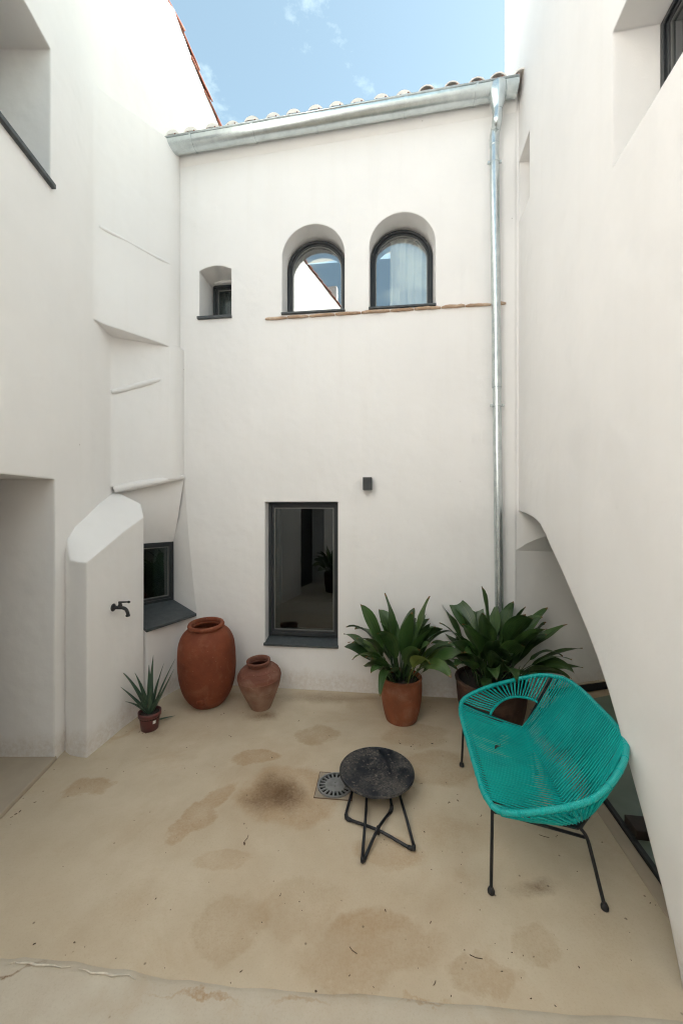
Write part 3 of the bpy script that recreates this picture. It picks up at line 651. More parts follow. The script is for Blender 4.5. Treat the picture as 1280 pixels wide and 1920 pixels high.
# corner mass above the niche: lower and upper prisms in plan, then the gable above the eave
eB = bk(xl_ + 0.004, 0.0, 0)
def plan_prism(front, backpts, z0s, z1s):
    pts = [Vector((p[0], p[1], 0)) for p in front] + [Vector((p[0], p[1], 0)) for p in backpts]
    n_ = len(pts)
    return MB().prism([Vector((p.x, p.y, z0s[i] if isinstance(z0s, list) else z0s)) for i, p in enumerate(pts)], [Vector((p.x, p.y, z1s[i] if isinstance(z1s, list) else z1s)) for i, p in enumerate(pts)])
cor = bk(bl(345, 900)[0], 0.0, 0)
def fr_round(P): # keep first/last, round inner convex part
    return chaikin([Vector((a, b_, 0)) for a, b_ in P], 3)
low_front = [(XL(3.5) - 0.2, 3.50), (XL(3.52), 3.52)] + [(p.x, p.y) for p in fr_round([(XL(3.62), 3.62), (XL(3.715), 3.715), (-1.90, 3.825), (-1.71, 3.915), (-1.655, 4.0), (cor.x, cor.y - 0.004)])[1:]] + [tuple(bk(xw_ + 0.03, 0.1, 0))[:2]]
bkp = [(xw_ + .2, 4.5), (-2.75, 4.9), (-2.75, 3.6)]
MASS = []
MASS.append(plan_prism(low_front, bkp, [2.02, 2.02] + [2.02 + max(0, min(0.10, 0.2 * (p[0] + 2.17))) for p in low_front[2:]] + [2.05] * 3, 3.47))
corU = bk(bl(338, 400)[0], 0.0, 0)
up_front = [(XL(3.1) - 0.2, 3.10), (XL(3.12), 3.12)] + [(p.x, p.y) for p in fr_round([(XL(3.28), 3.28), (XL(3.43), 3.43), (-1.93, 3.65), (-1.72, 3.90), (-1.68, 4.02), (corU.x, corU.y - 0.004)])[1:]] + [tuple(bk(xw_ + 0.03, 0.1, 0))[:2]]
zs = [3.466 - 0.046 * i / (len(up_front) - 1) for i in range(len(up_front))]
MASS.append(plan_prism(up_front, bkp, zs + [3.42] * 3, 5.50))
gf = [(XL(3.1) - 0.2, 3.10, 7.62), (XL(3.12), 3.12, 7.62), (XL(3.40), 3.40, 7.50), (XL(3.52) + 0.006, 3.52, 7.44), (-2.10, 3.64, 7.36), (-1.95, 3.84, 7.22), (-1.79, 4.04, 7.065), (-1.742, 4.10, 7.03), (-1.692, 4.317, 6.89), (-1.643, 4.558, 6.80), (-1.564, 4.955, 6.70), (-1.40, 5.9, 6.35)]
gb = [(-2.75, 5.9, 6.35), (-2.75, 4.5, 6.9), (-2.75, YE, 7.5)]
MASS.append(plan_prism([p[:2] for p in gf], [p[:2] for p in gb], 5.45, [p[2] for p in gf + gb]))
cut(lw, MASS, 'UNION'); weighted(auto_smooth(lw, 32))
# plastered-over ridges on the corner mass
def ridge(P, r):
    P = catmull(P, 6); m_ = len(P)
    MB().tube(P, [r * (0.55 + 0.45 * math.sin(math.pi * min(1, 0.15 + 0.85 * i / (m_ - 1)))) * random.uniform(0.93, 1.07) for i in range(m_)], 10).build('plaster_ridge', PLASTER, left, True)
def on_front(front, px, py, out=0.0):
    """intersect the ray through a photo point with the plan polyline (vertical surface)"""
    t = tt(px)
    for (a, b_) in zip(front[:-1], front[1:]):
        dx, dy = b_[0] - a[0], b_[1] - a[1]
        den = dx - t * dy
        if abs(den) < 1e-9: continue
        s_ = (t * a[1] - a[0]) / den
        if -0.001 <= s_ <= 1.001:
            Y = a[1] + s_ * dy
            nx, ny = dy, -dx; L_ = math.hypot(nx, ny)
            return Vector((t * Y + nx / L_ * out, Y + ny / L_ * out, EYE - (py - HZ) / FPX * Y))
    return at(px, py, 3.9)
ridge([on_front(low_front, px, py, 0.010) for px, py in ((213, 918), (250, 911), (290, 904), (343, 894))], 0.040)
ridge([on_front(low_front, px, py, -0.004) for px, py in ((209, 735), (240, 728), (290, 714), (342, 705))], 0.027)
ridge([on_front(up_front, px, py, -0.011) for px, py in ((186, 424), (230, 447), (290, 480), (318, 494), (336, 508))], 0.019)
# tap buttress with sloped top
q = [(XL(2.975) - .006, 2.975, 1.52), (-2.068, 2.945, 1.475), (-2.015, 2.910, 1.445), (-1.94, 2.887, 1.435), (-1.866, 2.875, 1.431), (-1.842, 3.056, 1.522), (-1.818, 3.270, 1.628), (-1.77, 3.51, 1.745), (-1.84, 3.60, 1.865), (-2.180, 3.775, 1.990), (XL(3.45) - .01, 3.45, 1.86), (XL(3.285) - .01, 3.285, 1.774), (XL(3.1) - .01, 3.10, 1.69), (XL(3.0) - .01, 3.00, 1.615)]
V = [Vector((a, b_, -0.05)) for a, b_, c_ in q] + [Vector(p) for p in q]
n_ = len(q)
Fc = [(i, (i + 1) % n_, n_ + (i + 1) % n_, n_ + i) for i in range(n_)]
T = lambda *ii: tuple(n_ + i for i in ii)
Fc += [T(0, 1, 13), T(1, 2, 13), T(2, 3, 12, 13), T(3, 4, 5, 12), T(5, 6, 11, 12), T(6, 7, 8, 10, 11), T(8, 9, 10)]
bt = mesh_obj('buttress', V, Fc, PLASTER, left)
bm = bmesh.new(); bm.from_mesh(bt.data); bmesh.ops.triangulate(bm, faces=[f for f in bm.faces if len(f.verts) > 4]); bm.to_mesh(bt.data); bm.free()
weighted(auto_smooth(bt, 28))
# wall below the niche sill, curving into the back wall
dfront = chaikin([(-1.764, 3.54, 0), (-1.735, 3.70, 0), (-1.645, 3.98, 0), (-1.53, 4.07, 0), (-1.45, 4.09, 0)], 2)
dback = [(-1.40, 4.5), (-2.3, 4.9), (-2.6, 3.9)]
auto_smooth(plan_prism([(p.x, p.y) for p in dfront], dback, -0.05, SZ - 0.02).build('niche_wall', PLASTER, left), 40)
# niche: right reveal, soffit, left cheek, back wall piece, window and slate sill
Wr, Wl_ = Vector((-1.815, 4.235, 0)), Vector((-2.145, 3.848, 0))
WZ, WB = 1.458, 0.83
N = 10
rows = []
for i in range(N + 1):
    u = i / N
    fr_ = bk(NEDGE[i][0], 0, NEDGE[i][1]); ba = Vector((Wr.x, Wr.y, WB - 0.03 + (WZ - WB + 0.035) * u))
    row = []
    for j in range(7):
        v = j / 6; p = fr_.lerp(ba, v)
        bul = 0.02 * math.sin(math.pi * v); p.x += bul * 0.3; p.y += bul * -0.6
        row.append(p)
    rows.append(row)
MB().grid(rows).build('niche_reveal', PLASTER, left, True, False)
rows = []
S0, S1 = Vector((-2.19, 3.76, 2.0)), Vector((R4.x, R4.y, 2.125))
E0, E1 = Vector((Wl_.x, Wl_.y, WZ)), Vector((Wr.x, Wr.y, WZ))
for i in range(13):
    u = i / 12
    a = S0.lerp(S1, u); e = E0.lerp(E1, u); row = []
    for j in range(11):
        v = j / 10; p = a.lerp(e, v); p.y += -0.05 * math.sin(math.pi * v) * (1 - 0.5 * v); p.x += 0.02 * math.sin(math.pi * v); row.append(p)
    rows.append(row)
MB().grid(rows).build('niche_soffit', PLASTER, left, True, False)
MB().grid([[Vector((-1.775, 3.515, SZ - .05)), Vector((-2.16, 3.84, SZ - .05))], [Vector((-1.775, 3.515, 1.74)), Vector((-2.16, 3.84, 1.74))]]).build('niche_cheek', PLASTER, left)
wd = (Wr - Wl_); wlen = wd.length; wd.normalize(); wnrm = Vector((-wd.y, wd.x, 0))   # into the wall
def FN(x, y, z): return Vector((Wl_.x + wd.x * x + wnrm.x * y, Wl_.y + wd.y * x + wnrm.y * y, z))
nw = window(left, [(0.0, WB + 0.005), (0.0, WZ + 0.005), (wlen + 0.005, WZ + 0.005), (wlen + 0.005, WB + 0.005)], -0.01, GLASS_LOW, 0.05, 'small niche window above the slanted slate sill', F=FN)
curtain(nw, 0.34, wlen, WB, WZ, 0.10, F=FN, folds=3, amp=0.006)
V = [floor_at(275, 1181, SZ), floor_at(368, 1145, SZ), Vector((Wr.x, Wr.y, WB + 0.008)) - wnrm * 0.005, Vector((Wl_.x, Wl_.y, WB + 0.008))]
V[1] = Vector((-1.497, 4.055, SZ)); V[0] = Vector((-1.752, 3.525, SZ))
s = MB().prism([v - Vector((0, 0, 0.028)) for v in V], V); bevel(s.build('slate_sill', SLATE, nw), 0.003)
# verge tiles along the gable
vp = [Vector((p[0], p[1], p[2])) for p in [(-2.12, 3.50, 7.45)] + gf[5:]]
cum = [0]
for a, b_ in zip(vp[:-1], vp[1:]): cum.append(cum[-1] + (b_ - a).length)
def along(s_):
    for i in range(len(vp) - 1):
        if s_ <= cum[i + 1]: return vp[i].lerp(vp[i + 1], (s_ - cum[i]) / (cum[i + 1] - cum[i]))
    return vp[-1]
def verge_tiles(total, fn, parent, inward, step=0.29):
    s_ = 0.0
    while s_ + 0.42 < total:
        a, b_ = fn(s_), fn(s_ + 0.42)
        dr = (a - b_).normalized(); side = dr.cross(Vector((0, 0, 1))).normalized(); upv = side.cross(dr)
        M = Matrix.Translation(b_ + upv * (0.012 + random.uniform(0, .01)) + inward * 0.045) @ Matrix((side, dr, upv)).transposed().to_4x4() @ Matrix.Rotation(R(-3.5 + random.uniform(-1, 1)), 4, 'X') @ Matrix.Rotation(R(random.uniform(-2.5, 2.5)), 4, 'Z')
        place(TILE_R, 'verge_tile', parent, M)
        place(TILE_C, 'cover_tile', parent, Matrix.Translation(inward * 0.15 + upv * 0.035) @ M)
        s_ += step
verge_tiles(cum[-1], along, left, Vector((-1, 0.12, 0)))
gp = [Vector((XL(y), y, z)) for y, z in gable]
gc = [0]
for a, b_ in zip(gp[:-1], gp[1:]): gc.append(gc[-1] + (b_ - a).length)
def along2(s_):
    s_ = gc[-1] - s_
    for i in range(len(gp) - 1):
        if s_ <= gc[i + 1]: return gp[i].lerp(gp[i + 1], (s_ - gc[i]) / (gc[i + 1] - gc[i]))
    return gp[-1]
def along3(s_): return along2(gc[-1] - s_)
# far slope of the gable falls away behind the camera: seen mirrored in the arched pane
s_ = 0.0
half = gc[2]
def fall(s_): return along3(half - s_)
verge_tiles(half, fall, left, Vector((-1, 0, 0)))
# roof and outer walls of the left house
rt = [Vector((XL(y) - 0.30, y, z - 0.02)) for y, z in gable] + [Vector((-1.95, 4.2, 6.9)), Vector((-1.75, 5.9, 6.3))]
ro = MB().grid([rt, [Vector((-6.5, p.y, p.z)) for p in rt]]); ro.grid([[p - Vector((0, 0, .1)) for p in rt], [Vector((-6.5, p.y, p.z - 0.1)) for p in rt]]); ro.build('roof', TILE_RED, left)
ow = MB(); ow.box(-6.7, -6.5, -4.4, 6.1, -0.1, 9); ow.box(-6.6, -1.8, 5.9, 6.1, -0.1, 6.3); ow.box(-6.6, -2.2, -4.4, -4.2, -0.1, 9); ow.build('outer_wall', PLASTER, left)
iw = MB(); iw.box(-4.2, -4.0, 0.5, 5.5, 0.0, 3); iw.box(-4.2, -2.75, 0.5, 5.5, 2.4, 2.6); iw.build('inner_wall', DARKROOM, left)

# ------------------------------------------------------------------ RIGHT HOUSE
right = thing('right_house', 'tall white plastered house on the right with a half arch opening', 'house', (1.6, 2.5, 0))
YN = 0.55; TR = 0.42; HT = 9.6
ang = math.atan(0.168); inR = Vector((math.cos(ang), -math.sin(ang), 0))
prof = [(YN, -0.1), (3.712, -0.1), (3.712, 5.66), (4.24, 5.66), (4.24, HT), (YN, HT)]
A = [Vector((XR(y), y, z)) for y, z in prof]; B = [p + inR * TR for p in A]
rw = MB().prism(A, B).build('wall', PLASTER, right)
curve = [(985, 962), (1000, 970), (1012, 982), (1022, 1001), (1030, 1021), (1050, 1063), (1075, 1121), (1100, 1181), (1120, 1234), (1140, 1294), (1160, 1364), (1175, 1420), (1190, 1475), (1210, 1548), (1225, 1607), (1240, 1662), (1255, 1728), (1268, 1795), (1280, 1858)]
cp = [right_at(*c) for c in curve]
arch_pts = [(3.73, right_at(974, 958).z), (3.66, right_at(974, 958).z - 0.004)] + [(p.y, p.z) for p in cp] + [(cp[-1].y - 0.02, -0.3), (3.73, -0.3)]
def rcut(pts, d0, d1): return MB().prism([Vector((XR(y), y, z)) + inR * d0 for y, z in pts], [Vector((XR(y), y, z)) + inR * d1 for y, z in pts])
wj = right_at(1148, 188); wt_ = right_at(1144, 70).z; wbz = right_at(1152, 307).z
n1, n2 = right_at(992, 240), right_at(972, 312); nb = right_at(992, 368).z
cut(rw, [rcut(arch_pts, -0.3, 0.8), rcut([(0.9, wbz), (wj.y, wbz), (wj.y, wt_), (0.9, wt_)], -0.3, 0.8), rcut([(n1.y, nb), (3.69, nb), (3.69, n1.z - 0.02), (n1.y, n1.z - 0.02)], -0.3, 0.25)])
weighted(auto_smooth(rw, 40))
def FR(x, y, z): return Vector((XR(-x), -x, z)) + inR * y
window(right, [(-wj.y - 0.0, wbz + .005), (-wj.y - 0.0, wt_ - .005), (-0.905, wt_ - .005), (-0.905, wbz + .005)], 0.215, GLASS_LOW, 0.045, 'upper right window with dark frame in a deep reveal', F=FR)
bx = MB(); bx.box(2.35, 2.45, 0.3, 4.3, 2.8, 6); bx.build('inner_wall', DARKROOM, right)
# passage under the half arch: angled wall, splayed head, floor, profiles
pa = bk(xr_, 0.0, 0)
def pass_y(X): return pa.y + 0.25 * (X - pa.x)
top_curve = [(xr_, bl(967, 1032)[1]), (bl(985, 1020)[0], bl(985, 1020)[1]), (bl(1005, 1011)[0], bl(1005, 1011)[1]), (bl(1022, 1006)[0], bl(1022, 1006)[1]), (bl(1060, 998)[0], bl(1060, 998)[1]), (2.9, 1.70)]
headp = [bk(x, 0, z) for x, z in top_curve]
hp = MB(); hp.grid([headp, [Vector((p.x, p.y, 5.75)) for p in headp]]); 
low = [Vector((p.x + 0.12 * i / 5, pass_y(p.x + 0.12 * i / 5), 1.425 - 0.03 * i / 5)) for i, p in enumerate(headp)]
hp.build('passage_head', PLASTER, right)
hp = MB(); hp.grid([headp, low]); hp.build('passage_splay', PLASTER, right)
pw = MB(); far = Vector((4.4, pass_y(4.4), 0))
pw.grid([[Vector((p.x, p.y, -0.02)) for p in low] + [Vector((far.x, far.y, -0.02))], low + [Vector((far.x, far.y, 1.40))]]); pw.build('passage_wall', PLASTER, right)
cb = MB(); cb.box(1.75, 4.6, 0.3, 4.5, 2.6, 2.8); cb.box(4.4, 4.6, 0.3, 4.8, -0.1, 2.6); cb.box(1.62, 4.6, 0.3, 0.5, -0.1, 2.6); cb.build('passage_shell', PLASTER, right)
tl = [floor_at(1132, 1508), floor_at(1240, 1663)]
dv = (tl[0] - tl[1]).normalized(); t0 = tl[1] - dv * 0.8; t1 = tl[1] + dv * 1.66
sd_ = Vector((dv.y, -dv.x, 0))
pf = MB(); pf.prism([t0 + sd_ * 0.02, t1 + sd_ * 0.02, Vector((4.4, pass_y(4.4), 0)), Vector((4.4, 0.5, 0))], [p + Vector((0, 0, 0.012)) for p in (t0 + sd_ * 0.02, t1 + sd_ * 0.02, Vector((4.4, pass_y(4.4), 0)), Vector((4.4, 0.5, 0)))])
pf.build('passage_floor', CONC_GREEN, right)
def strip(a, b_, w_, h_, name, mt, z0=0.0):
    dd = (b_ - a).normalized(); sdv = Vector((dd.y, -dd.x, 0)) * w_
    up_ = Vector((0, 0, h_)); a = a + Vector((0, 0, z0)); b_ = b_ + Vector((0, 0, z0))
    return bevel(MB().prism([a, b_, b_ + sdv, a + sdv], [a + up_, b_ + up_, b_ + sdv + up_, a + sdv + up_]).build(name, mt, right), 0.003)
strip(t0, t1, 0.028, 0.026, 'threshold_profile', SKIRT)
strip(t0 - sd_ * 0.075, t1 - sd_ * 0.075, 0.07, 0.008, 'threshold_strip', STONE_STEP)
strip(Vector((pa.x + .35, pass_y(pa.x + .35), 0)), Vector((4.4, pass_y(4.4), 0)), 0.025, 0.075, 'skirting', SKIRT, 0.012)
strip(Vector((pa.x + .35, pass_y(pa.x + .35), 0)), Vector((4.4, pass_y(4.4), 0)), 0.030, 0.012, 'skirting_cap', STONE_STEP, 0.0875)
bp = floor_at(1195, 1560, 0.012)
ow = MB(); Mx = Matrix.Translation(bp) @ Matrix.Rotation(R(-8), 4, 'Z'); ow.box(-0.04, 0.45, -0.06, 0.06, 0.0, 0.05, Mx)
wblk = bevel(ow.build('wooden_block', DARKWOOD), 0.004); tag(wblk, 'dark brown wooden block on green floor behind the arch edge', 'block')

# unseen wing on the right, height set to limit sun bounce, and the building behind the camera (seen mirrored in the panes)
wing = MB(); wing.box(1.12, 1.5, -4.2, 0.56, -0.1, 5.0); wg = wing.build('unseen_right_wing', PLASTER); tag(wg, 'low white wing wall beside the camera, out of view, sized to limit sun bounce', 'house')
rear = thing('rear_house', 'white house behind the camera, mirrored in the arched window panes', 'house', (0, -4.3, 0))
rwall = MB().box(-2.4, 3.2, -4.6, -4.2, -0.1, 6.1).build('wall', PLASTER, rear)
cut(rwall, [MB().box(-0.75, 0.15, -4.5, -4.0, 0.0, 2.1), MB().box(1.3, 1.35, -4.5, -4.3, 0.0, 0.1)])
MB().box(-0.74, 0.14, -4.48, -4.44, 0.0, 2.09).build('door', ANTHRA, rear)
for i in range(22):
    place(TILE_R, 'roof_tile', rear, Matrix.Translation((-2.2 + i * 0.2, -4.12, 6.12)) @ Matrix.Rotation(R(180), 4, 'Z') @ Matrix.Rotation(R(12), 4, 'X'))

# ------------------------------------------------------------------ wall lamp
la, lz1 = bl(681, 896); lb, lz0 = bl(697.5, 920)
lamp = thing('wall_lamp', 'small black cube wall lamp above and right of the tall window', 'wall lamp', tuple(bk((la + lb) / 2, -0.01, lz0)))
m_ = MB(); m_.ring([bk(x, -0.088, z) for x, z in ((la, lz0), (la, lz1), (lb, lz1), (lb, lz0))], [bk(x, -0.088, z) for x, z in ((la + .004, lz0 + .004), (la + .004, lz1 - .004), (lb - .004, lz1 - .004), (lb - .004, lz0 + .004))],
        [bk(x, -0.004, z) for x, z in ((la, lz0), (la, lz1), (lb, lz1), (lb, lz0))], [bk(x, -0.004, z) for x, z in ((la + .004, lz0 + .004), (la + .004, lz1 - .004), (lb - .004, lz1 - .004), (lb - .004, lz0 + .004))])
m_ = MB(); m_.box(la, lb, -0.09, -0.004, lz0 + 0.006, lz1, MBK); bevel(m_.build('housing', ANTHRA, lamp), 0.002)
m_ = MB(); m_.box(la + 0.008, lb - 0.008, -0.082, -0.012, lz0, lz0 + 0.006, MBK); m_.build('lens', simple('lamp_lens', (0.35, 0.35, 0.33), 0.2), lamp)
m_ = MB(); m_.box(la + 0.01, lb - 0.01, -0.004, 0.002, lz0 + 0.01, lz1 - 0.01, MBK); m_.build('backplate', ANTHRA, lamp)

# ------------------------------------------------------------------ garden tap on the buttress
ty = 3.16; tx = -1.831
tp = at(213, 1139, (tx / tt(213))); 
tap = thing('garden_tap', 'black iron garden tap with lever on the white buttress', 'tap', tuple(tp))
fx = Vector((0.993, -0.118, 0)); sdw = Vector((0.118, 0.993, 0)); zz = Vector((0, 0, 1))
base = Vector((tp.x - 0.006, tp.y, tp.z))
MB().tube([base, base + fx * 0.006, base + fx * 0.016], [0.030, 0.032, 0.020], 18).build('rosette', BLACK_IRON, tap, True)
body = [base + fx * 0.01, base + fx * 0.05, base + fx * 0.085, base + fx * 0.115 - zz * 0.012, base + fx * 0.130 - zz * 0.04, base + fx * 0.132 - zz * 0.058]
MB().tube(catmull(body, 5), [0.0135] * 14 + [0.013] * 12, 12).build('spout', BLACK_IRON, tap, True)
MB().tube([base + fx * 0.131 - zz * 0.054, base + fx * 0.132 - zz * 0.068], 0.016, 14).build('nozzle', BLACK_IRON, tap, True)
MB().tube([base + fx * 0.065, base + fx * 0.065 + zz * 0.02, base + fx * 0.065 + zz * 0.03, base + fx * 0.065 + zz * 0.045], [0.014, 0.017, 0.012, 0.014], 12).build('valve', BLACK_IRON, tap, True)
hd0 = base + fx * 0.065 + zz * 0.044
MB().tube([hd0 - fx * 0.012, hd0 + fx * 0.03 + zz * 0.002, hd0 + fx * 0.062 + zz * 0.004, hd0 + fx * 0.075 + zz * 0.004, hd0 + fx * 0.085 + zz * 0.004], [0.007, 0.007, 0.006, 0.011, 0.006], 10).build('lever', BLACK_IRON, tap, True)

# ------------------------------------------------------------------ clay jars
def lean(loc, ax, ay): return Matrix.Translation(loc) @ Matrix.Rotation(R(ax), 4, 'X') @ Matrix.Rotation(R(ay), 4, 'Y')
def obj_local(name, mb, mt, parent, M, smooth=True):
    """mesh in local coords with its own transform so that object-space textures follow it"""
    me = bpy.data.meshes.new(name); me.from_pydata([tuple(v) for v in mb.V], [], mb.F)
    bm = bmesh.new(); bm.from_mesh(me); bmesh.ops.recalc_face_normals(bm, faces=bm.faces); bm.to_mesh(me); bm.free()
    me.materials.append(mt)
    if smooth: me.polygons.foreach_set('use_smooth', [True] * len(me.polygons))
    o = bpy.data.objects.new(name, me); C.objects.link(o)
    if parent: o.parent = parent; o.matrix_basis = Matrix.Translation(-root_loc(parent)) @ M
    else: o.matrix_basis = M
    return o
def smooth_prof(P, sub=5): return [(max(0.0005, p.x), p.y) for p in catmull([(r, z, 0) for r, z in P], sub)]
jl = floor_at(391, 1315)
jar = thing('clay_jar', 'large brown terracotta jar with bung hole, in the corner below the slate sill', 'jar', tuple(jl), 'old clay jars by the wall')
outer = [(0.115, 0.0), (0.150, 0.02), (0.205, 0.10), (0.240, 0.20), (0.257, 0.32), (0.260, 0.42), (0.256, 0.52), (0.245, 0.60), (0.215, 0.67), (0.170, 0.715), (0.147, 0.73), (0.143, 0.742)]
Mj = lean(jl - Vector((0, 0, 0.008)), 5.0, 0)
pb = smooth_prof(outer, 4) + [(0.128, 0.742), (0.126, 0.72), (0.19, 0.66), (0.235, 0.52), (0.235, 0.30), (0.15, 0.05), (0.02, 0.03)]
obj_local('body', MB().lathe(pb, 64, None, 0.004), TERRA_BIG, jar, Mj)
rim = [(0.128, 0.738), (0.146, 0.733), (0.160, 0.742), (0.165, 0.757), (0.158, 0.772), (0.143, 0.777), (0.131, 0.770), (0.126, 0.750)]
m_ = MB(); m_.lathe(rim, 64, None, 0.003); m_.F = m_.F[:-2]; k0 = len(rim)
for k in range(64): m_.F.append(((k0 - 1) * 64 + k, (k0 - 1) * 64 + (k + 1) % 64, (k + 1) % 64, k))
obj_local('rim', m_, TERRA_BIG, jar, Mj)
bung = Mj @ Matrix.Translation((0.010, -0.208, 0.125)) @ Matrix.Rotation(R(90 + 22), 4, 'X')
obj_local('bung', MB().lathe([(0.042, -0.02), (0.040, 0.008), (0.034, 0.016), (0.022, 0.014), (0.016, 0.006), (0.014, 0.0)], 24), TERRA_BIG, jar, bung)
jl2 = floor_at(490, 1325)
jar2 = thing('clay_jar', 'small squat weathered clay jar with narrow neck, below the tall window', 'jar', tuple(jl2), 'old clay jars by the wall')
outer = [(0.082, 0.0), (0.090, 0.012), (0.112, 0.06), (0.150, 0.15), (0.182, 0.235), (0.195, 0.295), (0.193, 0.325), (0.186, 0.338), (0.176, 0.352), (0.150, 0.378), (0.116, 0.397), (0.096, 0.403), (0.090, 0.412)]
Mj2 = lean(jl2 - Vector((0, 0, 0.006)), 4.5, -2.5)
pb = smooth_prof(outer, 4) + [(0.088, 0.420), (0.080, 0.400), (0.14, 0.36), (0.17, 0.28), (0.10, 0.08), (0.02, 0.04)]
obj_local('body', MB().lathe(pb, 64, None, 0.006), TERRA_SMALL, jar2, Mj2)
rim = [(0.085, 0.405), (0.096, 0.408), (0.099, 0.425), (0.108, 0.444), (0.107, 0.452), (0.098, 0.455), (0.089, 0.447), (0.084, 0.425)]
m_ = MB(); m_.lathe(rim, 64, None, 0.004); m_.F = m_.F[:-2]; k0 = len(rim)
for k in range(64): m_.F.append(((k0 - 1) * 64 + k, (k0 - 1) * 64 + (k + 1) % 64, (k + 1) % 64, k))
obj_local('rim', m_, TERRA_SMALL, jar2, Mj2)
for zc, rr in ((0.352, 0.177), (0.376, 0.153), (0.300, 0.196), (0.205, 0.172)):
    obj_local('incised_band', MB().tube([(rr * math.cos(2 * math.pi * k / 48), rr * math.sin(2 * math.pi * k / 48), zc) for k in range(48)], 0.0025, 6, True), TERRA_SMALL, jar2, Mj2)

# ------------------------------------------------------------------ plants
def make_leaf_mat(name, dark, mid, light, vein, stripe_scale=160):
    m, n, l, b = mat(name)
    oi = n.new('ShaderNodeObjectInfo'); tc = n.new('ShaderNodeTexCoord')
    c = ramp(n, l, oi.outputs['Random'], [(0.0, dark), (0.55, mid), (0.93, mid), (1.0, light)])
    at_ = n.new('ShaderNodeAttribute'); at_.attribute_name = 'uvw'
    sx = n.new('ShaderNodeSeparateXYZ'); l.new(at_.outputs['Vector'], sx.inputs[0])
    st = math_(n, l, 'SINE', math_(n, l, 'MULTIPLY', sx.outputs['X'], 42))
    mp = n.new('ShaderNodeMapping'); mp.inputs['Scale'].default_value = (9, 1.2, 1); l.new(at_.outputs['Vector'], mp.inputs['Vector'])
    nz = n.new('ShaderNodeTexNoise'); nz.noise_dimensions = '4D'; nz.inputs['Scale'].default_value = 1.6; nz.inputs['Detail'].default_value = 4
    l.new(mp.outputs[0], nz.inputs['Vector']); l.new(math_(n, l, 'MULTIPLY', oi.outputs['Random'], 40), nz.inputs['W'])
    c = mixc(n, l, math_(n, l, 'MULTIPLY', ramp(n, l, nz.outputs['Fac'], [(0.50, 0.0), (0.78, 1.0)]), 0.55), c, light)
    # midrib and browned tip
    mid_ = ramp(n, l, math_(n, l, 'ABSOLUTE', sx.outputs['X']), [(0.02, 0.6), (0.07, 0.0)])
    c = mixc(n, l, mid_, c, vein)
    tip = ramp(n, l, math_(n, l, 'ADD', sx.outputs['Y'], math_(n, l, 'MULTIPLY', oi.outputs['Random'], 0.03)), [(0.975, 0.0), (1.0, 1.0)])
    c = mixc(n, l, tip, c, (0.20, 0.10, 0.03))
    l.new(c, b.inputs['Base Color'])
    b.inputs['Roughness'].default_value = 0.28; b.inputs['Specular IOR Level'].default_value = 0.6
    l.new(bump(n, l, st, 0.35, 0.0012), b.inputs['Normal'])
    tl_ = n.new('ShaderNodeBsdfTranslucent'); l.new(c, tl_.inputs['Color']); ms_ = n.new('ShaderNodeMixShader'); ms_.inputs[0].default_value = 0.22
    l.new(b.outputs[0], ms_.inputs[1]); l.new(tl_.outputs[0], ms_.inputs[2]); l.new(ms_.outputs[0], n['Material Output'].inputs['Surface'])
    return m
ASPI = make_leaf_mat('aspidistra_leaf', (0.018, 0.044, 0.014), (0.050, 0.108, 0.028), (0.165, 0.225, 0.050), (0.035, 0.085, 0.026))
STEM = simple('leaf_stalk', (0.020, 0.040, 0.014), 0.5)
ALOE = make_leaf_mat('aloe_leaf', (0.045, 0.085, 0.055), (0.060, 0.110, 0.068), (0.095, 0.140, 0.085), (0.060, 0.110, 0.068))
def aspi_mesh(Lp, Lb, W, theta0, curl, fold, twist, seed):
    """stalk + blade rising from the origin, leaning to +X; theta measured from the vertical"""
    rnd = random.Random(seed)
    n_s = 18; p = Vector((0, 0, 0)); th = theta0; V = []; F = []; uv = []
    tot = Lp + Lb; pts = []
    for i in range(n_s + 1):
        s_ = i / n_s
        pts.append((p.copy(), th)); k = curl * (0.15 + 1.85 * max(0, s_ - 0.25) ** 1.1)
        th += k / n_s; p = p + Vector((math.sin(th), 0, math.cos(th))) * (tot / n_s)
    ncr = 6
    for i, (c, th_) in enumerate(pts):
        s_ = i / n_s * tot
        if s_ < Lp: wd_ = 0.0055 + 0.004 * (1 - s_ / Lp); b_ = 0
        else:
            b_ = (s_ - Lp) / Lb; wd_ = max(0.0006, W / 2 * (math.sin(math.pi * min(1, b_ ** 0.78)) ** 0.72)) + 0.0035 * (1 - b_)
        tw = twist * max(0, i / n_s - 0.2)
        nrm = Vector((-math.cos(th_), 0, math.sin(th_))); sdv = Vector((0, 1, 0))
        sd2 = sdv * math.cos(tw) + nrm * math.sin(tw); nr2 = nrm * math.cos(tw) - sdv * math.sin(tw)
        for j in range(ncr + 1):
            u = -1 + 2 * j / ncr
            wav = 0.006 * math.sin(b_ * 9 + seed + u * 2) * abs(u) if b_ else 0
            V.append(c + sd2 * (u * wd_) + nr2 * (fold * abs(u) ** 1.3 * wd_ + wav)); uv.append((u, i / n_s, 0))
    for i in range(n_s):
        for j in range(ncr): F.append((i * (ncr + 1) + j, i * (ncr + 1) + j + 1, (i + 1) * (ncr + 1) + j + 1, (i + 1) * (ncr + 1) + j))
    me = bpy.data.meshes.new('leaf'); me.from_pydata([tuple(v) for v in V], [], F)
    a = me.attributes.new('uvw', 'FLOAT_VECTOR', 'POINT'); a.data.foreach_set('vector', [x for t in uv for x in t])
    me.materials.append(ASPI); me.polygons.foreach_set('use_smooth', [True] * len(F)); return me
def pot_profile(P): return smooth_prof(P, 4)
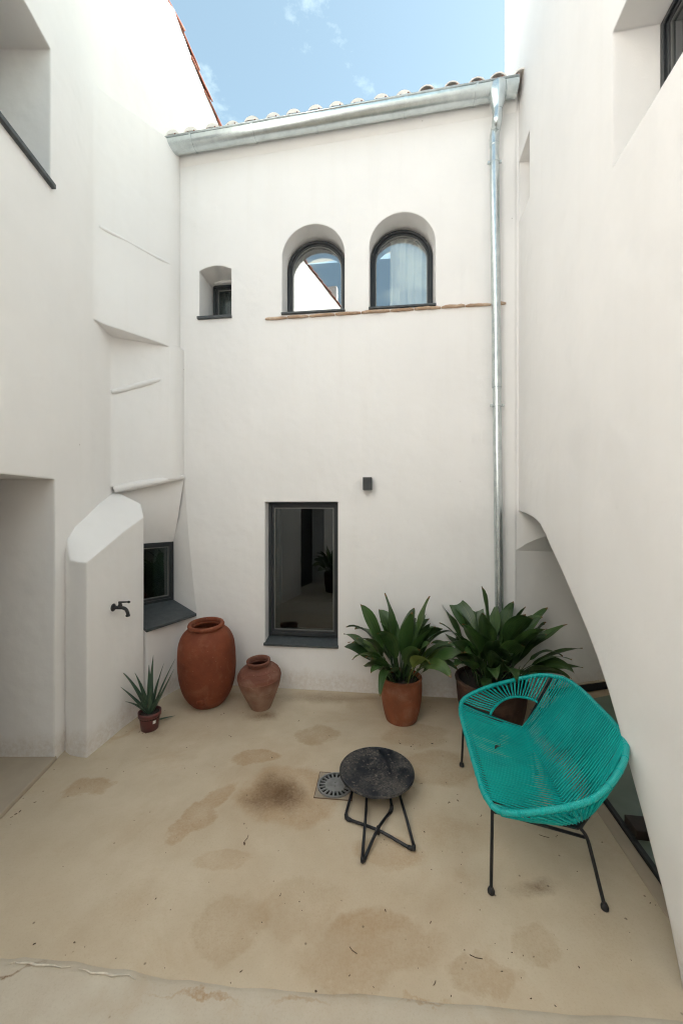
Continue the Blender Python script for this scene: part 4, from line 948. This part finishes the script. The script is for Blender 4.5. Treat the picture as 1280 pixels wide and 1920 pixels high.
def aspidistra(loc, label, potmat, prof, soil_z, soil_r, n_leaf, scale, seed, spread=1.0, extra=(), group='potted leafy plants against the back wall'):
    t = thing('potted_aspidistra', label, 'potted plant', tuple(loc), group)
    M = Matrix.Translation(loc)
    obj_local('pot', MB().lathe(prof, 48, None, 0.006), potmat, t, M)
    obj_local('soil', MB().lathe([(soil_r, soil_z - 0.03), (soil_r, soil_z), (soil_r * 0.5, soil_z + 0.012), (0.01, soil_z + 0.015)], 24), SOIL, t, M)
    rnd = random.Random(seed)
    def leaf(az, Lp, Lb, W, th0, curl, fold, tw, off):
        me = aspi_mesh(Lp, Lb, W, th0, curl, fold, tw, rnd.randrange(9999))
        o = bpy.data.objects.new('leaf', me); C.objects.link(o); o.parent = t
        o.matrix_basis = Matrix.Translation((math.cos(az) * off, math.sin(az) * off, soil_z)) @ Matrix.Rotation(az, 4, 'Z')
    for i in range(n_leaf):
        az = i * 2.399963 + rnd.uniform(-0.8, 0.8)
        u = (i + 0.5) / n_leaf
        th0 = 0.05 + 0.70 * u * spread + rnd.uniform(-0.08, 0.14)
        Lp = (0.34 - 0.15 * u + rnd.uniform(-0.14, 0.06)) * scale; Lb = rnd.uniform(0.30, 0.45) * scale
        curl = rnd.uniform(0.25, 0.75) + 1.25 * u + (rnd.uniform(0.5, 1.5) if rnd.random() < 0.5 else 0)
        leaf(az, Lp, Lb, rnd.uniform(0.11, 0.17) * scale, th0, curl, rnd.uniform(0.05, 0.38), rnd.uniform(-1.2, 1.2), rnd.uniform(0.01, soil_r * 0.75))
    for e in extra: leaf(*e)
    for k in range(9):      # low leaves that hang over the rim
        leaf(k * 0.7 + rnd.uniform(-.3, .3), rnd.uniform(0.16, 0.24) * scale, rnd.uniform(0.26, 0.34) * scale, rnd.uniform(0.09, 0.13) * scale, rnd.uniform(0.35, 0.6), rnd.uniform(2.3, 3.0), rnd.uniform(0.1, 0.4), rnd.uniform(-0.9, 0.9), soil_r * 0.7)
    # dry inner stalks
    sm = MB()
    for i in range(26):
        a = rnd.uniform(0, 6.28); r0 = rnd.uniform(0, soil_r * 0.8); h = rnd.uniform(0.1, 0.28)
        p0 = loc + Vector((math.cos(a) * r0, math.sin(a) * r0, soil_z)); sm.tube([p0, p0 + Vector((math.cos(a) * 0.04, math.sin(a) * 0.04, h))], [0.004, 0.002], 5)
    sm.build('stalks', STEM, t, True)
    return t
p1 = floor_at(752, 1347)
aspidistra(p1, 'leafy green plant in orange terracotta pot, left of the two beside the downpipe', TERRA_POT,
           pot_profile([(0.125, 0.0), (0.135, 0.01), (0.158, 0.10), (0.172, 0.20), (0.176, 0.30), (0.172, 0.345), (0.176, 0.36), (0.174, 0.372), (0.160, 0.372), (0.156, 0.34), (0.155, 0.25), (0.02, 0.24)]), 0.335, 0.155, 38, 1.0, 11, 1.0)
p2 = floor_at(920, 1347)
aspidistra(p2, 'larger leafy green plant in dark pot, half hidden behind the teal bench', TERRA_DARK,
           pot_profile([(0.24, 0.0), (0.25, 0.01), (0.275, 0.12), (0.288, 0.24), (0.292, 0.31), (0.30, 0.325), (0.30, 0.348), (0.275, 0.348), (0.27, 0.31), (0.268, 0.27), (0.02, 0.26)]), 0.325, 0.265, 46, 1.08, 23, 1.08,
           extra=[(0.05, 0.36, 0.42, 0.10, 0.75, 0.75, 0.3, 0.2, 0.08), (-0.15, 0.30, 0.42, 0.10, 0.95, 0.75, 0.3, -0.3, 0.1), (0.35, 0.42, 0.40, 0.10, 0.62, 0.8, 0.3, 0.3, 0.08), (-0.35, 0.26, 0.38, 0.09, 1.05, 0.9, 0.3, 0.3, 0.1)])
pr = Vector((-1.22, -0.15, 0.0))
aspidistra(pr, 'leafy plant in dark pot behind the camera, mirrored in the tall window', TERRA_DARK,
           pot_profile([(0.13, 0.0), (0.14, 0.01), (0.17, 0.20), (0.18, 0.40), (0.185, 0.42), (0.17, 0.42), (0.165, 0.38), (0.02, 0.36)]), 0.39, 0.16, 26, 0.9, 41, 1.2, group=None)
# aloe
pa_ = floor_at(281, 1366)
aloe = thing('potted_aloe', 'spiky aloe in small maroon plastic pot at the foot of the left wall', 'potted plant', tuple(pa_))
Ma = Matrix.Translation(pa_)
obj_local('pot', MB().lathe([(0.062, 0.0), (0.066, 0.004), (0.079, 0.108), (0.080, 0.112), (0.088, 0.113), (0.089, 0.148), (0.085, 0.150), (0.081, 0.146), (0.078, 0.12), (0.01, 0.118)], 40), PLASTIC_POT, aloe, Ma)
obj_local('soil', MB().lathe([(0.079, 0.10), (0.079, 0.128), (0.04, 0.134), (0.004, 0.136)], 24), SOIL, aloe, Ma)
def sticker():
    rows_ = []
    for j in range(3):
        z = 0.070 + 0.026 * j / 2
        rows_.append([(math.cos(a) * (0.0775 + 0.012 * (z - 0.03) / 0.1), math.sin(a) * (0.0775 + 0.012 * (z - 0.03) / 0.1), z) for a in [R(-48 + 4 * k) for k in range(5)]])
    return MB().grid(rows_)
obj_local('label', sticker(), WHITE, aloe, Ma)
def aloe_mesh(L_, W, th0, curl):
    n_s, V, F, uv = 16, [], [], []
    p = Vector((0, 0, 0)); th = th0; nc = 10
    for i in range(n_s + 1):
        s_ = i / n_s; wd_ = W / 2 * (1 - s_ ** 1.5) * (0.8 + 0.2 * min(1, s_ * 6)) + 0.0012
        nrm = Vector((-math.cos(th), 0, math.sin(th)))
        for k in range(nc):
            a = 2 * math.pi * k / nc; cx, cz = math.cos(a), math.sin(a)
            h = (0.36 * cz if cz < 0 else 0.10 * cz) + 0.30 * cx * cx
            V.append(p + Vector((0, 1, 0)) * cx * wd_ + nrm * (h * wd_)); uv.append((0.5, s_ * 0.95, 0))
        th += curl / n_s * (0.4 + 1.2 * s_); p = p + Vector((math.sin(th), 0, math.cos(th))) * (L_ / n_s)
    for i in range(n_s):
        for k in range(nc): F.append((i * nc + k, i * nc + (k + 1) % nc, (i + 1) * nc + (k + 1) % nc, (i + 1) * nc + k))
    F.append(tuple(n_s * nc + k for k in range(nc)))
    me = bpy.data.meshes.new('leaf'); me.from_pydata([tuple(v) for v in V], [], F)
    a = me.attributes.new('uvw', 'FLOAT_VECTOR', 'POINT'); a.data.foreach_set('vector', [x for t in uv for x in t])
    me.materials.append(ALOE); me.polygons.foreach_set('use_smooth', [True] * len(F)); return me
for (az, L_, W, th0, curl) in [(175, 0.40, 0.046, 0.42, 0.45), (160, 0.33, 0.042, 0.30, 0.35), (80, 0.44, 0.044, 0.02, 0.12), (10, 0.40, 0.042, 0.16, 0.18), (20, 0.44, 0.046, 0.34, 0.15), (-5, 0.40, 0.042, 0.50, -0.05), (190, 0.30, 0.044, 0.66, 0.15),
                               (120, 0.36, 0.040, 0.12, 0.15), (200, 0.20, 0.036, 0.70, 0.5), (-60, 0.26, 0.042, 0.30, -0.1), (-120, 0.22, 0.044, 0.35, 0.0), (-15, 0.24, 0.036, 0.40, 0.05), (250, 0.28, 0.040, 0.20, 0.1), (60, 0.25, 0.036, 0.2, 0.1)]:
    o = bpy.data.objects.new('leaf', aloe_mesh(L_ * 1.06, W * 1.22, th0, curl)); C.objects.link(o); o.parent = aloe
    o.matrix_basis = Matrix.Translation((math.cos(R(az)) * 0.014, math.sin(R(az)) * 0.014, 0.125)) @ Matrix.Rotation(R(az), 4, 'Z')
fp = floor_at(322, 1345)
o = bpy.data.objects.new('fallen_aloe_leaf', aloe_mesh(0.14, 0.024, 1.45, 0.1)); C.objects.link(o)
o.matrix_basis = Matrix.Translation(floor_at(296, 1350, 0.012)) @ Matrix.Rotation(R(20), 4, 'Z'); tag(o, 'short green aloe leaf lying on floor beside the maroon pot', 'leaf')

# ------------------------------------------------------------------ floor drain
dc = floor_at(628, 1473.5)
drain = thing('floor_drain', 'square floor drain with round slotted grate beside the black table', 'drain', tuple(dc))
STEEL = simple('dull_steel', (0.30, 0.30, 0.30), 0.45, 0.7, nscale=25, var=0.2)
DRAINP = simple('dirty_grey_plate', (0.31, 0.255, 0.195), 0.7, nscale=14, var=0.35, bstr=0.3)
DRAIN_SHADE = simple('painted_drain_shade', (0.008, 0.008, 0.008), 0.9)
RZ = Matrix.Translation(dc) @ Matrix.Rotation(R(-6), 4, 'Z')
hs = 0.122
m_ = MB(); m_.ring([RZ @ Vector((x, y, 0.004)) for x, y in ((-hs, -hs), (hs, -hs), (hs, hs), (-hs, hs))], [RZ @ Vector((x, y, 0.004)) for x, y in ((-hs + .004, -hs + .004), (hs - .004, -hs + .004), (hs - .004, hs - .004), (-hs + .004, hs - .004))],
        [RZ @ Vector((x, y, -0.002)) for x, y in ((-hs, -hs), (hs, -hs), (hs, hs), (-hs, hs))], [RZ @ Vector((x, y, -0.002)) for x, y in ((-hs + .004, -hs + .004), (hs - .004, -hs + .004), (hs - .004, hs - .004), (-hs + .004, hs - .004))])
m_.build('edge', simple('rust_stain', (0.13, 0.075, 0.04), 0.85), drain)
MB().box(-hs + .004, hs - .004, -hs + .004, hs - .004, -0.002, 0.0025, RZ).build('plate', DRAINP, drain)
circ = lambda r, z, n=40: [RZ @ Vector((r * math.cos(2 * math.pi * k / n), r * math.sin(2 * math.pi * k / n), z)) for k in range(n)]
MB().prism(circ(0.108, 0.0028), circ(0.108, 0.0042)).build('shade_disc', DRAIN_SHADE, drain)  # solid black disc on the plate, painted shade under the grate
gr = MB().ring(circ(0.116, 0.012), circ(0.104, 0.012), circ(0.116, 0.002), circ(0.104, 0.002)).build('grate_ring', STEEL, drain)
MB().prism(circ(0.066, 0.002), circ(0.066, 0.011)).build('grate_disc', STEEL, drain)
for k in range(20):
    Mk = RZ @ Matrix.Rotation(2 * math.pi * k / 20, 4, 'Z'); MB().box(0.062, 0.106, -0.0055, 0.0055, 0.0045, 0.0105, Mk).build('grate_bar', STEEL, drain)
for sgn in (-1, 1): MB().lathe([(0.005, 0.009), (0.005, 0.0125), (0.002, 0.0135)], 10, RZ @ Matrix.Translation((0.0, 0.016 * sgn, 0))).build('screw', ALU, drain)

# ------------------------------------------------------------------ side table
ft = [floor_at(648, 1537), floor_at(679, 1621), floor_at(776, 1597), floor_at(734, 1520)]   # back-left, front, right, back-right
tc_ = (ft[0] + ft[1] + ft[2] + ft[3]) / 4
table = thing('side_table', 'round black metal side table with dirty top, in front of the floor drain', 'table', tuple(tc_))
TZ = 0.372; TRr = 0.243
tcen = at(706, 1443, 2.56); TZ = tcen.z; tcen = Vector((tcen.x, tcen.y, 0))
TT, n, l, b = mat('dirty_black_top')
pos = geo_pos(n)
n1_ = noise(n, l, 26, 9, 0.7, pos, 2.5); n2_ = noise(n, l, 6.0, 4, 0.55, pos)
mk = math_(n, l, 'MULTIPLY', ramp(n, l, n1_, [(0.40, 0.0), (0.60, 1.0)]), ramp(n, l, n2_, [(0.40, 0.0), (0.56, 1.0)]))
c = mixc(n, l, math_(n, l, 'MULTIPLY', mk, 0.8), (0.012, 0.014, 0.019), (0.13, 0.115, 0.10))
vo = n.new('ShaderNodeTexVoronoi'); vo.inputs['Scale'].default_value = 42; l.new(pos, vo.inputs['Vector'])
c = mixc(n, l, math_(n, l, 'MULTIPLY', math_(n, l, 'MULTIPLY', ramp(n, l, vo.outputs['Distance'], [(0.15, 1.0), (0.4, 0.0)]), mk), 0.5), c, (0.20, 0.18, 0.155))
l.new(c, b.inputs['Base Color']); l.new(ramp(n, l, mk, [(0.0, 0.42), (1.0, 0.9)]), b.inputs['Roughness']); b.inputs['Specular IOR Level'].default_value = 0.3
l.new(bump(n, l, mk, 0.4, 0.002), b.inputs['Normal'])
Mt = Matrix.Translation((tcen.x, tcen.y, TZ))
MB().lathe([(TRr - 0.008, -0.016), (TRr - 0.004, -0.016), (TRr, -0.012), (TRr, -0.002), (TRr - 0.003, 0.002), (TRr - 0.006, 0.001), (TRr - 0.010, -0.003), (0.002, -0.003)], 72, Mt).build('table_top', TT, table, True)
auto_smooth(table.children[0], 40)
fl_ = MB(); rnd = random.Random(5)
for i in range(150):
    a = rnd.uniform(0, 6.28); r_ = TRr * 0.92 * math.sqrt(rnd.random()); c0 = Vector((tcen.x + r_ * math.cos(a), tcen.y + r_ * math.sin(a), TZ - 0.002))
    if rnd.random() > 0.35 + 0.6 * (0.5 + 0.5 * math.sin(a - 0.2)): continue
    s_ = rnd.uniform(0.004, 0.011); nn_ = 6; ph = rnd.uniform(0, 6)
    P_ = [c0 + Vector((s_ * rnd.uniform(.5, 1) * math.cos(ph + k), s_ * rnd.uniform(.5, 1) * math.sin(ph + k), rnd.uniform(0.0002, 0.0022))) for k in range(nn_)]
    fl_.prism([p - Vector((0, 0, 0.0006)) for p in P_], P_)
fo_ = fl_.build('leaf_flakes', simple('dry_flakes', (0.10, 0.088, 0.075), 0.9, nscale=40, var=0.5)); tag(fo_, 'dry grey leaf flakes scattered on the black table top', 'debris', kind='stuff')
for (ia, ib) in ((0, 2), (1, 3)):
    pts = []
    def leg_pts(f_):
        out = (f_ - tc_); out.z = 0; d0 = out.normalized()
        topp = tcen + d0 * 0.155 + Vector((0, 0, TZ - 0.014))
        return [topp, topp + Vector((0, 0, -0.08)) + d0 * 0.002, topp.lerp(f_, 0.5) - d0 * 0.008, topp.lerp(f_, 0.8) + d0 * 0.002, f_ + Vector((0, 0, 0.022)) - d0 * 0.002, f_ + Vector((0, 0, 0.011)) - d0 * 0.028]
    A_ = leg_pts(ft[ia]); B_ = leg_pts(ft[ib])
    midp = (ft[ia] + ft[ib]) / 2 + Vector((0, 0, 0.026 if ia == 0 else 0.040))
    P_ = catmull(A_ + [midp] + B_[::-1], 8)
    MB().tube(P_, 0.0085, 10).build('leg_loop', BLACK, table, True)
for f_ in ft:
    d0 = (f_ - tc_).normalized()
    MB().tube([f_ + Vector((0, 0, 0.034)) - d0 * 0.002, f_ + Vector((0, 0, 0.016)) - d0 * 0.004, f_ + Vector((0, 0, 0.0105)) - d0 * 0.016, f_ + Vector((0, 0, 0.0105)) - d0 * 0.036], [0.0105, 0.012, 0.012, 0.0105], 10).build('foot_cap', RUBBER, table, True)
MB().tube([(ft[0] + ft[2]) / 2 + Vector((0, 0, 0.008)), (ft[0] + ft[2]) / 2 + Vector((0, 0, 0.048))], 0.010, 10).build('cross_bolt', BLACK, table, True)

# ------------------------------------------------------------------ teal string bench
TEAL, n, l, b = mat('teal_cord')
pos = geo_pos(n)
c = ramp(n, l, noise(n, l, 7, 4, 0.6, pos), [(0.3, (0.001, 0.31, 0.285)), (0.7, (0.002, 0.42, 0.385))])
l.new(c, b.inputs['Base Color']); b.inputs['Roughness'].default_value = 0.42; b.inputs['Specular IOR Level'].default_value = 0.3
TEALW, n, l, b = mat('teal_wrapped_rim')
at_ = n.new('ShaderNodeAttribute'); at_.attribute_name = 'uvw'
sx = n.new('ShaderNodeSeparateXYZ'); l.new(at_.outputs['Vector'], sx.inputs[0])
st_ = math_(n, l, 'ABSOLUTE', math_(n, l, 'SINE', math_(n, l, 'MULTIPLY', sx.outputs['X'], math.pi / 0.0075)))
b.inputs['Base Color'].default_value = (0.003, 0.36, 0.335, 1); b.inputs['Roughness'].default_value = 0.36
l.new(bump(n, l, st_, 0.7, 0.0025), b.inputs['Normal'])
f1, f2 = floor_at(920, 1675), floor_at(865, 1437)
wv = (f2 - f1).normalized(); dvv = Vector((wv.y, -wv.x, 0))
co = (f1 + f2) / 2 + dvv * 0.248
HALF = (f2 - f1).length / 2
def ch(x, y, z): return co + dvv * x + wv * y + Vector((0, 0, z))
bench = thing('string_bench', 'teal cord two-seat bench with black steel legs by the arch', 'bench', tuple(co))
half = [(-0.272, 0.0, 0.425), (-0.270, 0.25, 0.423), (-0.262, 0.42, 0.428), (-0.215, 0.535, 0.450), (-0.06, 0.588, 0.512), (0.14, 0.585, 0.585), (0.29, 0.50, 0.665), (0.385, 0.37, 0.705), (0.422, 0.22, 0.712), (0.430, 0.0, 0.710)]
loop = half + [(x, -y, z) for x, y, z in half[-2:0:-1]]
RIM = catmull(loop, 14, True)
NR = len(RIM)
m_ = MB(); m_.tube([ch(*p) for p in RIM], 0.0138, 12, True)
ro_ = m_.build('rim', TEALW, bench, True, False)
uvv = []; acc = 0
for i in range(NR):
    uvv += [acc, 0, 0] * 12; acc += (RIM[(i + 1) % NR] - RIM[i]).length
a = ro_.data.attributes.new('uvw', 'FLOAT_VECTOR', 'POINT'); a.data.foreach_set('vector', uvv)
wr = MB()      # short runs of tighter binding that stand proud of the rim
for i in range(0, NR, 7):
    p0, p1_ = RIM[i], RIM[(i + 1) % NR]; dd = (p1_ - p0).normalized()
    wr.tube([ch(*(p0 - dd * 0.004)), ch(*(p0 + dd * 0.004))], 0.0152, 12)
wo_ = wr.build('binding', TEAL, bench, True); wo_['kind'] = 'stuff'
CX = 0.15
C1, C2 = Vector((CX, 0.41, 0.33)), Vector((CX, -0.41, 0.33))
MB().tube([ch(*C1), ch(*C2)], 0.009, 8).build('crease_bar', BLACK, bench, True)
def rim_at(x_sign, y):
    """point on front (-1) or back (+1) half of the rim with given y"""
    best = min((p for p in RIM if (p.x < 0.06) == (x_sign < 0)), key=lambda p: abs(p.y - y)); return best
def rim_param(x_sign, f_, y0, y1):
    cand = sorted([p for p in RIM if ((p.x < -0.10) if x_sign < 0 else (p.x > 0.22))], key=lambda p: p.y)
    y = y0 + (y1 - y0) * f_
    for a_, b_ in zip(cand[:-1], cand[1:]):
        if a_.y <= y <= b_.y: return a_.lerp(b_, (y - a_.y) / max(1e-6, b_.y - a_.y))
    return cand[0] if y < cand[0].y else cand[-1]
CR = 0.0040
NC = 46
def web(x_sign, ymax, name, off):
    mb = MB(); rnd = random.Random(off + 3)
    for layer in (0, 1):
        for i in range(NC - layer):
            f_ = (i + 0.2 * layer) / (NC - 1)
            ym = ymax
            a_ = rim_param(x_sign, f_, -ym, ym); c_ = C2.lerp(C1, f_)
            nz_ = Vector((0, 0, 1)) if x_sign < 0 else Vector((-0.75, 0, 0.66))
            if x_sign < 0: nz_ = Vector((0.1, 0, 1)).normalized()
            sgn = 1 if layer == 0 else -1
            p_ = a_ + nz_ * (0.0150 * sgn); q_ = c_ + nz_ * (0.0105 * sgn) + Vector((0, rnd.uniform(-0.0004, 0.0004), 0))
            sag = 0.010 * rnd.uniform(0.9, 1.1) + (0.006 if layer else 0)
            mid = (p_ + q_) / 2 - nz_ * sag + Vector((0, rnd.uniform(-0.0006, 0.0006), 0))
            if i in (33, 34) and layer == 0 and x_sign > 0: mid.y += 0.006
            mb.tube([ch(*p_), ch(*(p_.lerp(mid, .5) - nz_ * sag * .25)), ch(*mid), ch(*(q_.lerp(mid, .5) - nz_ * sag * .25)), ch(*q_)], CR, 5, False, False)
    o = mb.build(name, TEAL, bench, True, False); o['kind'] = 'stuff'; return o
web(-1, 0.455, 'seat_cords', 1); web(1, 0.405, 'back_cords', 2)
# fans at both ends: flat dark bars in a V, a small bound arc, cords from the rim to the arc
for sg, nm in ((1, 'far'), (-1, 'near')):
    Cc = C1 if sg > 0 else C2
    fa = rim_param(-1, 1 if sg > 0 else 0, -0.49, 0.49); ba_ = rim_param(1, 1 if sg > 0 else 0, -0.44, 0.44)
    for tgt in (fa, ba_):
        d_ = (tgt - Cc); nn_ = d_.cross(Vector((0, 1, 0))).normalized()
        sidev = d_.cross(nn_).normalized() * 0.017
        A_ = [Cc + sidev, Cc - sidev, tgt - sidev * 0.7, tgt + sidev * 0.7]
        th_ = Vector((0, 0, 0.006))
        MB().prism([ch(*p) for p in A_], [ch(*(p - th_)) for p in A_]).build('end_bar', BLACK, bench)
    # arc between the two bars at ~45 % of their length
    pA, pB = Cc.lerp(fa, 0.52), Cc.lerp(ba_, 0.50)
    midv = (pA + pB) / 2; outv = Vector((0, sg, 0)); 
    arc = []
    for k in range(25):
        u = k / 24; p = pA.lerp(pB, u) + (outv * 0.115 + Vector((0, 0, 0.02))) * math.sin(math.pi * u) ** 0.75
        arc.append(p)
    MB().tube([ch(*p) for p in arc], 0.0085, 8).build('end_arc', TEAL, bench, True)
    seg = [p for p in RIM if p.y * sg > 0]
    # rim points from the front bar round to the back bar
    ia = min(range(NR), key=lambda i: (RIM[i] - fa).length); ib = min(range(NR), key=lambda i: (RIM[i] - ba_).length)
    idx = []
    i = ia; stp = 1 if sg > 0 else -1
    while True:
        idx.append(i)
        if i == ib: break
        i = (i + stp) % NR
        if len(idx) > NR: break
    mb = MB(); NF = 24
    for layer in (0, 1):
        for k in range(1, NF):
            u = (k + 0.25 * layer) / NF
            rp = RIM[idx[min(len(idx) - 1, int(u * (len(idx) - 1)))]]; ap = arc[min(24, int(u * 24))].lerp(arc[min(24, int(u * 24) + 1)], u * 24 - int(u * 24))
            sgn = 1 if layer == 0 else -1
            inn = Vector((0, -sg, 0.6)).normalized()
            p_ = rp + inn * 0.0165 * sgn; q_ = ap + inn * 0.010 * sgn
            mb.tube([ch(*p_), ch(*((p_ + q_) / 2 - Vector((0, 0, 0.004)))), ch(*q_)], CR, 5, False, False)
    o = mb.build('end_cords', TEAL, bench, True, False); o['kind'] = 'stuff'
# black frame: under-rails, legs, stretchers
yb = HALF
for sg in (-1, 1):
    ftp = Vector((-0.235, sg * (yb - 0.03), 0.415)); rtp = Vector((0.165, sg * (yb - 0.05), 0.322))
    fb_ = Vector((-0.248, sg * yb, 0.012)); rb_ = Vector((0.249, sg * yb, 0.012))
    MB().tube([ch(*p) for p in catmull([ftp, ftp.lerp(fb_, 0.15), fb_], 5)], 0.0082, 10).build('leg', BLACK, bench, True)
    MB().tube([ch(*p) for p in catmull([rtp + Vector((-0.02, 0, 0.01)), rtp, Vector((0.19, sg * (yb - 0.04), 0.29)), Vector((0.205, sg * (yb - 0.02), 0.22)), rb_], 6)], 0.0082, 10).build('leg', BLACK, bench, True)
    MB().tube([ch(*(ftp + Vector((0.004, 0, -0.045)))), ch(*Vector((0.185, sg * (yb - 0.045), 0.285)))], 0.0075, 10).build('stretcher', BLACK, bench, True)
    MB().tube([ch(*p) for p in catmull([Vector((-0.235, sg * (yb - 0.03), 0.42)), Vector((-0.08, sg * (yb - 0.05), 0.385)), rtp + Vector((-0.02, 0, 0.012))], 5)], 0.0075, 10).build('side_rail', BLACK, bench, True)
    MB().tube([ch(*(rtp + Vector((-0.02, 0, 0.01)))), ch(*(C1 if sg > 0 else C2))], 0.0075, 8).build('cross_rail', BLACK, bench, True)
    MB().tube([ch(*rtp), ch(*Vector((0.30, sg * (yb - 0.08), 0.50))), ch(*rim_param(1, 1 if sg > 0 else 0, -0.40, 0.40))], 0.0075, 8).build('back_post', BLACK, bench, True)
    for bpt in (fb_, rb_):
        MB().lathe([(0.011, 0.0), (0.016, 0.003), (0.017, 0.014), (0.013, 0.024), (0.0085, 0.032)], 14, Matrix.Translation(ch(bpt.x, bpt.y, 0))).build('foot_cap', RUBBER, bench, True)
MB().tube([ch(-0.235, -(yb - 0.03), 0.408), ch(-0.235, yb - 0.03, 0.408)], 0.0075, 8).build('front_rail', BLACK, bench, True)
# dead leaf lying on the seat
dl = thing('dead_leaf', 'curled black dead leaf lying on the teal bench seat', 'leaf', tuple(ch(-0.09, 0.06, 0.40)))
m_ = MB(); Ml = Matrix.Translation(ch(-0.10, 0.05, 0.397)) @ Matrix.Rotation(R(40), 4, 'Z')
rows = []
for i in range(7):
    u = i / 6; wd_ = 0.011 * math.sin(math.pi * (0.08 + 0.9 * u))
    rows.append([Ml @ Vector((-0.03 + 0.06 * u, v * wd_, 0.004 + 0.010 * math.sin(u * 5) * 0.5 + 0.5 * abs(v) * wd_)) for v in (-1, -0.4, 0.3, 1)])
m_.grid(rows); m_.tube([Ml @ Vector((0.028, 0, 0.004)), Ml @ Vector((0.05, 0.008, 0.002))], 0.0012, 5)
m_.build('blade', simple('dead_leaf_black', (0.010, 0.012, 0.010), 0.7), dl)

# ------------------------------------------------------------------ floor litter
lit = MB(); rnd = random.Random(3)
big = [(65, 1771, 7), (140, 1768, 4), (458, 1582, 9), (722, 1708, 7), (807, 1730, 7), (1085, 1815, 6), (940, 1822, 6), (655, 1830, 5), (452, 1822, 7), (592, 1866, 6), (995, 1880, 5), (1040, 1893, 5), (845, 1875, 5), (292, 1686, 5), (858, 1502, 6), (842, 1505, 5), (902, 1529, 4), (1128, 1580, 4), (1042, 1570, 4), (1218, 1694, 5), (1114, 1716, 3), (420, 1338, 5), (433, 1382, 4), (350, 1402, 3), (262, 1373, 4), (274, 1375, 4), (38, 1522, 8), (30, 1527, 6), (66, 1505, 5), (82, 1484, 4), (128, 1494, 4), (560, 1352, 4), (510, 1421, 4), (750, 1395, 4), (770, 1400, 4), (810, 1395, 5), (795, 1560, 4), (790, 1470, 3), (640, 1690, 3), (513, 1653, 3), (525, 1680, 4), (200, 1640, 2), (575, 1540, 3), (1000, 1795, 3), (700, 1852, 3), (760, 1762, 3)]
def flake(c0, s_):
    a = rnd.uniform(0, 3.14); nn_ = 6; el = rnd.uniform(0.3, 0.6)
    P_ = []
    for k in range(nn_):
        t_ = 2 * math.pi * k / nn_; u, v = s_ * math.cos(t_) * rnd.uniform(.7, 1.2), s_ * el * math.sin(t_) * rnd.uniform(.6, 1.3)
        P_.append(c0 + Vector((u * math.cos(a) - v * math.sin(a), u * math.sin(a) + v * math.cos(a), rnd.uniform(0.001, 0.004))))
    lit.prism([p - Vector((0, 0, 0.0012)) for p in P_], P_)
for px, py, s_ in big:
    c0 = floor_at(px, py); c0.z = 0.0005 if py < 1860 else 0.013; flake(c0, s_ / FPX * c0.y * 0.45)
    if rnd.random() < 0.4: flake(c0 + Vector((rnd.uniform(-.03, .03), rnd.uniform(-.03, .03), 0)), s_ / FPX * c0.y * 0.3)
for i in range(110):
    px, py = rnd.uniform(20, 1220), rnd.uniform(1330, 1850)
    c0 = floor_at(px, py)
    if c0.x < -1.75 or c0.x > XR(c0.y) - 0.06: continue
    c0.z = 0.0003; flake(c0, rnd.uniform(0.0012, 0.0035))
for (px, py, L_, a_) in ((458, 1578, 0.045, 1.0), (415, 1860, 0.04, -0.8), (880, 1790, 0.05, -0.6), (655, 1775, 0.04, -1.0), (1010, 1565, 0.05, -0.7), (812, 1848, 0.02, 0.6)):
    c0 = floor_at(px, py, 0.003); lit.tube([c0, c0 + Vector((math.cos(a_) * L_ * .5, math.sin(a_) * L_ * .5, 0.004)), c0 + Vector((math.cos(a_ + .3) * L_, math.sin(a_ + .3) * L_, 0))], 0.0014, 5)
lo = lit.build('leaf_litter', simple('dry_leaf_brown', (0.075, 0.042, 0.022), 0.85, nscale=30, var=0.6)); tag(lo, 'scattered dry leaf crumbs on the courtyard floor', 'debris', kind='stuff')
